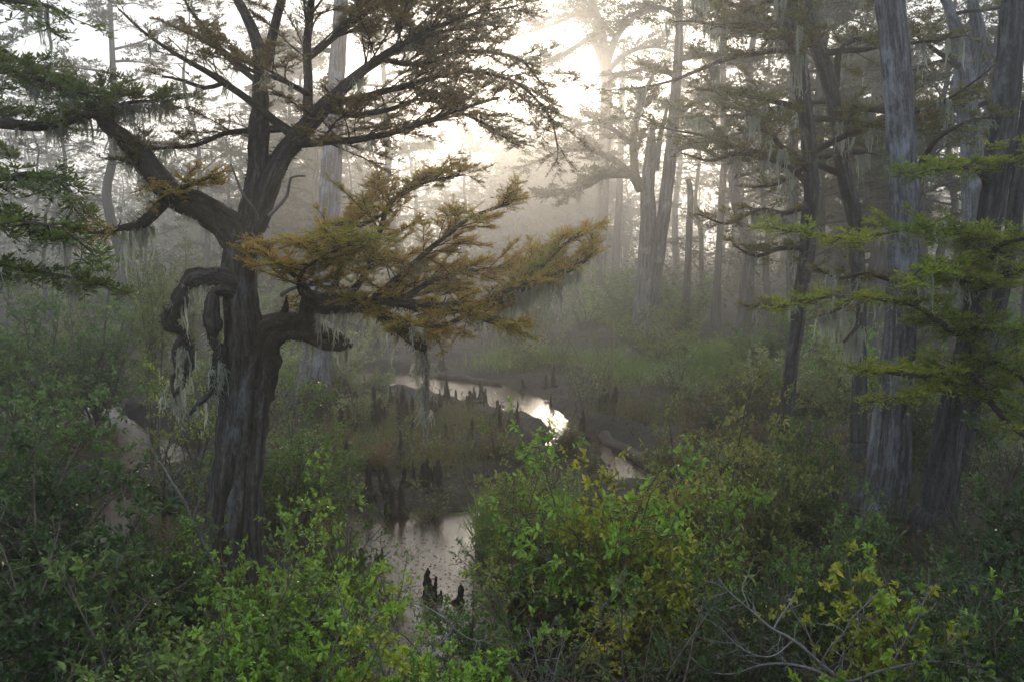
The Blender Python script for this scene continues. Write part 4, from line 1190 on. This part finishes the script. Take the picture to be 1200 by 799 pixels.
far_tree(75, 62, 2, .72, 'misty cypress with a clumped crown against the sky at the upper left')
far_tree(40, 48, 5, .95, 'thin misty cypress left of the one with the clumped crown')
far_tree(540, 80, 4, .80, 'misty cypress with wide spreading limbs between the gnarled crown and the sun glow')
far_tree(432, 70, 3, .8, 'thin misty cypress just right of the grey column behind the gnarled tree')
far_tree(455, 85, 5, 1.0, 'thin misty pole like cypress, second right of the grey column')
g = np.random.default_rng(99)
n = 0
while n < 84:
    D = math.sqrt(g.uniform(60 ** 2, 150 ** 2))
    px = g.uniform(-120, 1320)
    if 605 < px < 675 or (480 < px < 720 and D < 95):
        continue
    far_tree(px, D, int(g.integers(0, 6)), g.uniform(.8, 1.2) * (.72 if 100 < px < 330 else 1), 'hazy cypress fading into the mist far behind the creek', 'hazy cypresses of the far swamp')
    n += 1
for px, D, v, sc in ((600, 118, 6, .95), (618, 112, 6, .92), (632, 121, 6, 1.0), (645, 113, 6, .94), (657, 124, 6, .98), (672, 116, 6, .95), (688, 122, 6, .97), (640, 131, 6, 1.02), (652, 138, 6, 1.08), (630, 140, 6, 1.08), (648, 146, 6, 1.12), (624, 134, 6, 1.02), (664, 133, 6, 1.02)):  # dense crowns added to this treetop row to block low sun from the creek
    far_tree(px, D, v, sc, 'hazy treetop below the sun glow, far down the creek', 'hazy trees below the sun glow')
for k, (px, D) in enumerate(((790, 88), (955, 55), (1010, 62), (1060, 50), (1105, 58), (1165, 52), (345, 78), (395, 92), (505, 98), (-40, 70))):
    far_tree(px, D, (2, 0, 6, 4)[k % 4], g.uniform(.85, 1.1), 'hazy full crowned cypress standing in the misty middle distance', 'full crowned cypresses in the mist')
for px, D in ((980, 48), (1075, 42), (1015, 55), (880, 62), (1190, 38), (1110, 58), (250, 60), (150, 52), (-10, 45), (320, 66), (860, 44), (820, 66), (950, 36), (1045, 36), (1150, 46), (1230, 40), (900, 52), (480, 62), (440, 90), (360, 52), (200, 75)):
    far_tree(px, D, int(g.integers(0, 5)), g.uniform(.85, 1.15), 'grey hazy cypress in the middle distance behind the nearer trunks', 'grey hazy cypresses in the middle distance')


# ------------------------------------------------------------------ sedge, litter
def scatter(n, x0, x1, y0, y1, ok, g):
    out = []
    while sum(len(o) for o in out) < n:
        y = 1 / g.uniform(1 / y1, 1 / y0, 20000)
        x = g.uniform(x0, x1, 20000) * y
        h = height(x, y)
        k = ok(x, y, h)
        out.append(np.stack([x, y, h], 1)[k])
    return np.concatenate(out)[:n]


def sedge(name, regions, L, W, seed, mat='grass'):
    g = np.random.default_rng(seed)
    mb = MB()
    for px, py, rx, ry, n in regions:
        c0 = gp(px, py)
        u = g.normal(0, .5, (n, 2))
        p = np.column_stack([c0[0] + u[:, 0] * rx, c0[1] + u[:, 1] * ry])
        h = height(p[:, 0], p[:, 1])
        k = h > .03
        p, h = p[k], h[k]
        P = np.column_stack([p, h - .03])
        m = len(P)
        d = UP + g.normal(0, .28, (m, 3))
        l = L * g.uniform(.5, 1.2, m)
        mb.blades(P, d, g.normal(0, 1, (m, 3)), l, W * g.uniform(.7, 1.3, m), .4)
        tip = P + norm(d) * (l * .75)[:, None]
        mb.blades(tip, d + g.normal(0, .5, (m, 3)) - UP * .4, g.normal(0, 1, (m, 3)), l * .5, W * .8, .3)
    tag(mb.build(name, M[mat], smooth=False), kind='stuff')


sedge('sedge_grass', [(820, 440, 3.4, 3.2, 7000), (880, 430, 3, 3, 3600), (625, 436, 2.0, 1.6, 2000), (760, 455, 2, 1.6, 1500), (600, 640, 1.0, 1.0, 2000), (640, 660, .8, .8, 1000), (1040, 470, 3, 3, 1500), (330, 455, 3, 2, 1500)], .62, .022, 3)
sedge('marsh_grass', [(470, 525, 2.0, 2.4, 1500), (440, 500, 2.2, 2, 900), (520, 560, 1.2, 1.2, 500), (510, 500, 1.2, 1.2, 400), (560, 520, .8, .9, 300), (760, 500, 2, 2, 700)], .42, .018, 4, 'marsh')


def litter():
    g = np.random.default_rng(8)
    mb = MB()
    P = scatter(70000, -.8, .8, 8, 48, lambda x, y, h: (h > .03) & (np.sin(x * 1.7 + 2 * np.sin(y * .8)) * np.sin(y * 1.3 + x) > -.62), g)
    m = len(P)
    P[:, 2] += g.uniform(0, .42, m) ** 1.6
    mb.blades(P, g.normal(0, 1, (m, 3)) + UP * .4, UP + g.normal(0, .5, (m, 3)), g.uniform(.05, .13, m), g.uniform(.025, .06, m))
    tag(mb.build('low_plants', M['litter'], smooth=False), kind='stuff')


litter()


def floating():
    g = np.random.default_rng(18)
    mb = MB()
    P = scatter(2600, -.5, .3, 9, 34, lambda x, y, h: (h < -.02) & (h > -.29 + .2 * np.sin(x * 3 + y)), g)
    m = len(P)
    P[:, 2] = .006
    d = g.normal(0, 1, (m, 3))
    d[:, 2] = 0
    mb.blades(P, d, np.tile(UP, (m, 1)) + g.normal(0, .05, (m, 3)), g.uniform(.03, .08, m), g.uniform(.015, .04, m))
    tag(mb.build('floating_leaves', M['litter'], smooth=False), kind='stuff')


floating()


# ------------------------------------------------------------------ cypress knees, stump, logs
def knee_mesh(seed, h=.7, r=.085, fork=False):
    g = np.random.default_rng(seed)
    mb = MB()
    z = np.linspace(-.15, h, 11)
    f = np.clip(z / h, 0, 1)
    rr = r * (1.7 * np.exp(-f * 5) + .95 - .45 * f + .12 * np.sin(f * 9 + seed)) * np.where(f > .93, .6, 1)
    rr[-1] *= .35
    c0 = np.column_stack([np.cumsum(g.normal(0, .010, 11)), np.cumsum(g.normal(0, .010, 11)), z])
    mb.tube(c0 + np.array([seed * 3.0, 0, 0]), rr, 13, flute=.16, lobes=4, rough=.06, seed=seed, lump=.55, lf=9)
    mb.v[0] -= np.array([seed * 3.0, 0, 0])
    if fork:
        z2 = np.linspace(0, h * .7, 8)
        mb.tube(np.column_stack([r * 1.1 + z2 * .12, z2 * .05, z2]), r * .65 * (1 - z2 / h * .8), 9, flute=.14, lobes=3, rough=.1, seed=seed + 50)
    return mb.mesh('cypress_knee', M['knee'])


KN = [knee_mesh(1), knee_mesh(2, .7, .07), knee_mesh(3, .7, .10, True), knee_mesh(4, .7, .06), knee_mesh(5, .7, .12, True)]
kn_near = 'dark knobbly cypress knee standing in the brown pool'
KNEES = [
    (503, 700, 66, 2, 'tallest black cypress knee in the brown pool, with a stubby side knob', None), (538, 706, 44, 0, 'blunt black cypress knee beside the tallest one in the brown pool', None),
    (515, 702, 24, 3, 'small thin knee at the foot of the tallest one in the brown pool', None), (440, 662, 32, 1, 'pointed dark knee at the left edge of the brown pool', None), (447, 660, 38, 3, 'taller of two pointed knees at the left edge of the brown pool', None),
    (424, 655, 28, 0, 'rounded dark knee left of the two pointed ones in the brown pool', None),
    (470, 604, 74, 1, 'tall black knee like stub at the head of the brown pool', None), (458, 606, 50, 4, 'squat dark knee at the head of the brown pool beside the tall stub', None),
    (548, 552, 38, 1, 'thin dark knee on the mud bank, one of a close pair', None), (558, 553, 36, 0, 'thicker dark knee on the mud bank, the other of a close pair', None),
    (527, 480, 30, 0, 'pointed knee at the water side, one of a close pair near the creek', None), (534, 481, 27, 1, 'slimmer knee of the close pair near the creek', None),
    (549, 489, 36, 2, 'forked knee against the bright creek', None), (558, 485, 34, 3, 'thin knee against the bright creek', None),
    (625, 640, 60, 3, 'slender spike like knee below the olive shrub at the creek bend', None), (597, 520, 22, 1, 'small knee on the mud bank near the creek bend', None),
    (497, 700, 20, 3, 'tiny knee leaning at the foot of the tallest one', None),
]
for i, (px, py, hp, v, lab, grp) in enumerate(KNEES):
    b = gp(px, py)
    o = bpy.data.objects.new('cypress_knee', KN[v])
    COL.objects.link(o)
    o.location = (b[0], b[1], max(gz(b[0], b[1]), -.02) - .02)
    s = .62 * hp * b[1] / F / .7
    o.scale = (max(.6, s * .95), max(.6, s * .95), s)
    o.rotation_euler = (random.gauss(0, .05), random.gauss(0, .05), random.uniform(0, 6.28))
    tag(o, lab, 'cypress knee', 'cypress knees')
g = np.random.default_rng(13)
for i in range(80):
    px, py = (g.normal(455, 34), g.normal(500, 20)) if i < 40 else (g.normal(480, 50), g.normal(580, 26)) if i < 56 else (g.uniform(395, 720), g.uniform(455, 545))
    b = gp(px, py)
    hh = gz(b[0], b[1])
    if hh < -.12:
        continue
    o = bpy.data.objects.new('cypress_knee', KN[i % 5])
    COL.objects.link(o)
    o.location = (b[0], b[1], max(hh, -.02) - .03)
    s = g.uniform(.45, 1.35)
    o.scale = (s * .85, s * .85, s)
    o.rotation_euler = (g.normal(0, .07), g.normal(0, .07), g.uniform(0, 6.28))
    tag(o, 'dark cypress knee among the many on the mud bank behind the brown pool', 'cypress knee', 'cypress knees on the mud bank')


def log(label, a, b, r, mat, sag=0, name='fallen_log'):
    p, q = gp(*a), gp(*b)
    t = np.linspace(0, 1, 14)[:, None]
    P = p * (1 - t) + q * t
    P[:, 2] = np.maximum(0, height(P[:, 0], P[:, 1])) + r * .45 + sag * np.sin(t[:, 0] * 3.14)
    P += rng.normal(0, r * .15, P.shape)
    rr = r * np.interp(t[:, 0], [0, .03, .9, 1], [.3, 1, .75, .2])
    mb = MB()
    mb.tube(P, rr, 16, flute=.1, rough=.06, lump=.45, lf=3)
    base = P[0].copy()
    o = mb.build(name, mat, None, base)
    o.location = tuple(base)
    tag(o, label, 'log')


log('dark curved muddy log along the back of the small bright pool', (703, 514), (770, 552), .15, M['mudwood'])
log('thin pale fallen log left of the knees', (352, 498), (424, 490), .07, M['deadwood'])
log('dim fallen log slanting behind the left pool', (40, 486), (108, 462), .12, M['mudwood'])
log('muddy log along the far edge of the creek', (500, 440), (590, 452), .14, M['mudwood'])
b = gp(372, 502)
mb = MB()
z = np.linspace(-.2, 1.15, 12)
mb.tube(np.column_stack([.05 * np.sin(z * 4), .05 * np.cos(z * 3), z]), [.85, .72, .64, .6, .58, .56, .55, .52, .46, .36, .22, .05], 22, flute=.12, rough=.12, seed=3)
o = mb.build('tree_stump', M['knee'])
o.location = (b[0], b[1], gz(*b[:2]))
tag(o, 'rounded dark stump in front of the grey column like cypress', 'stump')


# ------------------------------------------------------------------ bare dead branches
def dead_branch(label, D, rows, seed, twig=1.0):
    g = np.random.default_rng(seed)
    mb = MB()
    base = at(*rows[0][0][:2], D)
    for path in rows:
        S = spline(pxpath(path, D), .05, .012)
        S[:, 3] *= .6
        mb.tube(S[:, :3], S[:, 3], 6, rough=.06)
        L = np.linalg.norm(np.diff(S[:, :3], axis=0), axis=1).sum()
        for _ in range(int(L * 9 * twig)):
            k = g.integers(3, len(S) - 1)
            d = norm(S[k, :3] - S[k - 2, :3]) * .6 + g.normal(0, .55, 3) + UP * .25
            p = S[k, :3]
            r0 = min(.005, S[k, 3] * .6)
            ln = g.uniform(.08, .38)
            q = [p]
            for s in range(4):
                d = norm(d + g.normal(0, .22, 3))
                q.append(q[-1] + d * ln / 4)
                if g.random() < .5:
                    e = norm(d + g.normal(0, .7, 3))
                    mb.sticks(q[-1][None], (q[-1] + e * ln * .35)[None], r0 * .5, .001)
            q = np.array(q)
            mb.sticks(q[:-1], q[1:], np.linspace(r0, .0015, 5)[:-1], np.linspace(r0, .0015, 5)[1:])
    o = mb.build('dead_branch', M['deadwood'], None, base)
    o.location = tuple(base)
    tag(o, label, 'dead branch')


dead_branch('bare grey dead branches spreading over the lower right bank', 8.6, [
    [(1010, 850, 9), (985, 800, 8), (960, 775, 7), (930, 750, 6, -.1), (905, 735, 5, -.2), (878, 712, 4, -.2), (850, 690, 3, -.3), (840, 676, 2, -.3)],
    [(985, 800, 6), (940, 780, 6, .1), (895, 778, 5, .2), (860, 790, 4, .3), (830, 785, 3, .3), (812, 770, 2, .3)],
    [(905, 735, 4, -.2), (922, 712, 3, -.1), (931, 692, 2)],
    [(878, 712, 3, -.2), (870, 690, 2, -.1), (876, 672, 2)],
    [(960, 775, 5), (985, 745, 4, -.2), (1005, 718, 3, -.3), (1035, 690, 2, -.3)],
    [(985, 800, 6), (1040, 785, 5, -.3), (1090, 775, 4, -.5), (1140, 782, 3, -.6), (1175, 800, 2, -.7)],
    [(1040, 785, 4, -.3), (1065, 745, 3, -.4), (1085, 700, 2, -.4), (1090, 665, 1.5, -.4)],
    [(1090, 775, 3, -.5), (1120, 745, 2.5, -.6), (1140, 730, 2, -.6)],
    [(930, 750, 3, -.1), (905, 770, 3, -.3), (870, 760, 2, -.4), (845, 735, 2, -.5)]], 4)
dead_branch('tuft of bare grey twigs at the bottom edge below the bright thicket', 9.2, [
    [(640, 860, 5), (636, 810, 4), (628, 770, 3), (615, 735, 2)], [(640, 860, 5), (648, 805, 4, .1), (655, 765, 3, .2), (668, 738, 2, .2)],
    [(640, 860, 4), (640, 800, 3, -.1), (645, 760, 2, -.2), (640, 730, 1.5, -.2)], [(640, 860, 4), (620, 810, 3, -.1), (600, 780, 2, -.2)]], 5, 1.4)
dead_branch('dead slanting branch lying in the left bank of shrubs', 12.0, [
    [(250, 660, 7), (225, 610, 6), (205, 570, 5), (190, 545, 3), (170, 515, 2)], [(225, 610, 5), (235, 580, 4), (232, 555, 2)]], 6)
dead_branch('bare twigs arching over the brown pool', 9.4, [
    [(470, 830, 5), (500, 770, 4), (530, 735, 3), (500, 712, 2.5), (460, 700, 2)], [(530, 735, 3), (560, 750, 2.5), (590, 735, 2)], [(470, 830, 5), (440, 770, 4), (410, 730, 3), (395, 690, 2)]], 7)

# ------------------------------------------------------------------ render settings
scene.render.engine = 'CYCLES'
c = scene.cycles
c.use_denoising = True
c.max_bounces, c.diffuse_bounces, c.glossy_bounces, c.transmission_bounces, c.volume_bounces = 6, 2, 2, 4, 2
c.use_adaptive_sampling = True
c.adaptive_threshold = 0.01
c.sample_clamp_indirect = 4.0
c.caustics_reflective = c.caustics_refractive = False
scene.view_settings.view_transform = 'Standard'
scene.view_settings.look = 'None'
scene.view_settings.gamma = 1.0
scene.view_settings.use_curve_mapping = False
scene.view_settings.exposure = 0.45
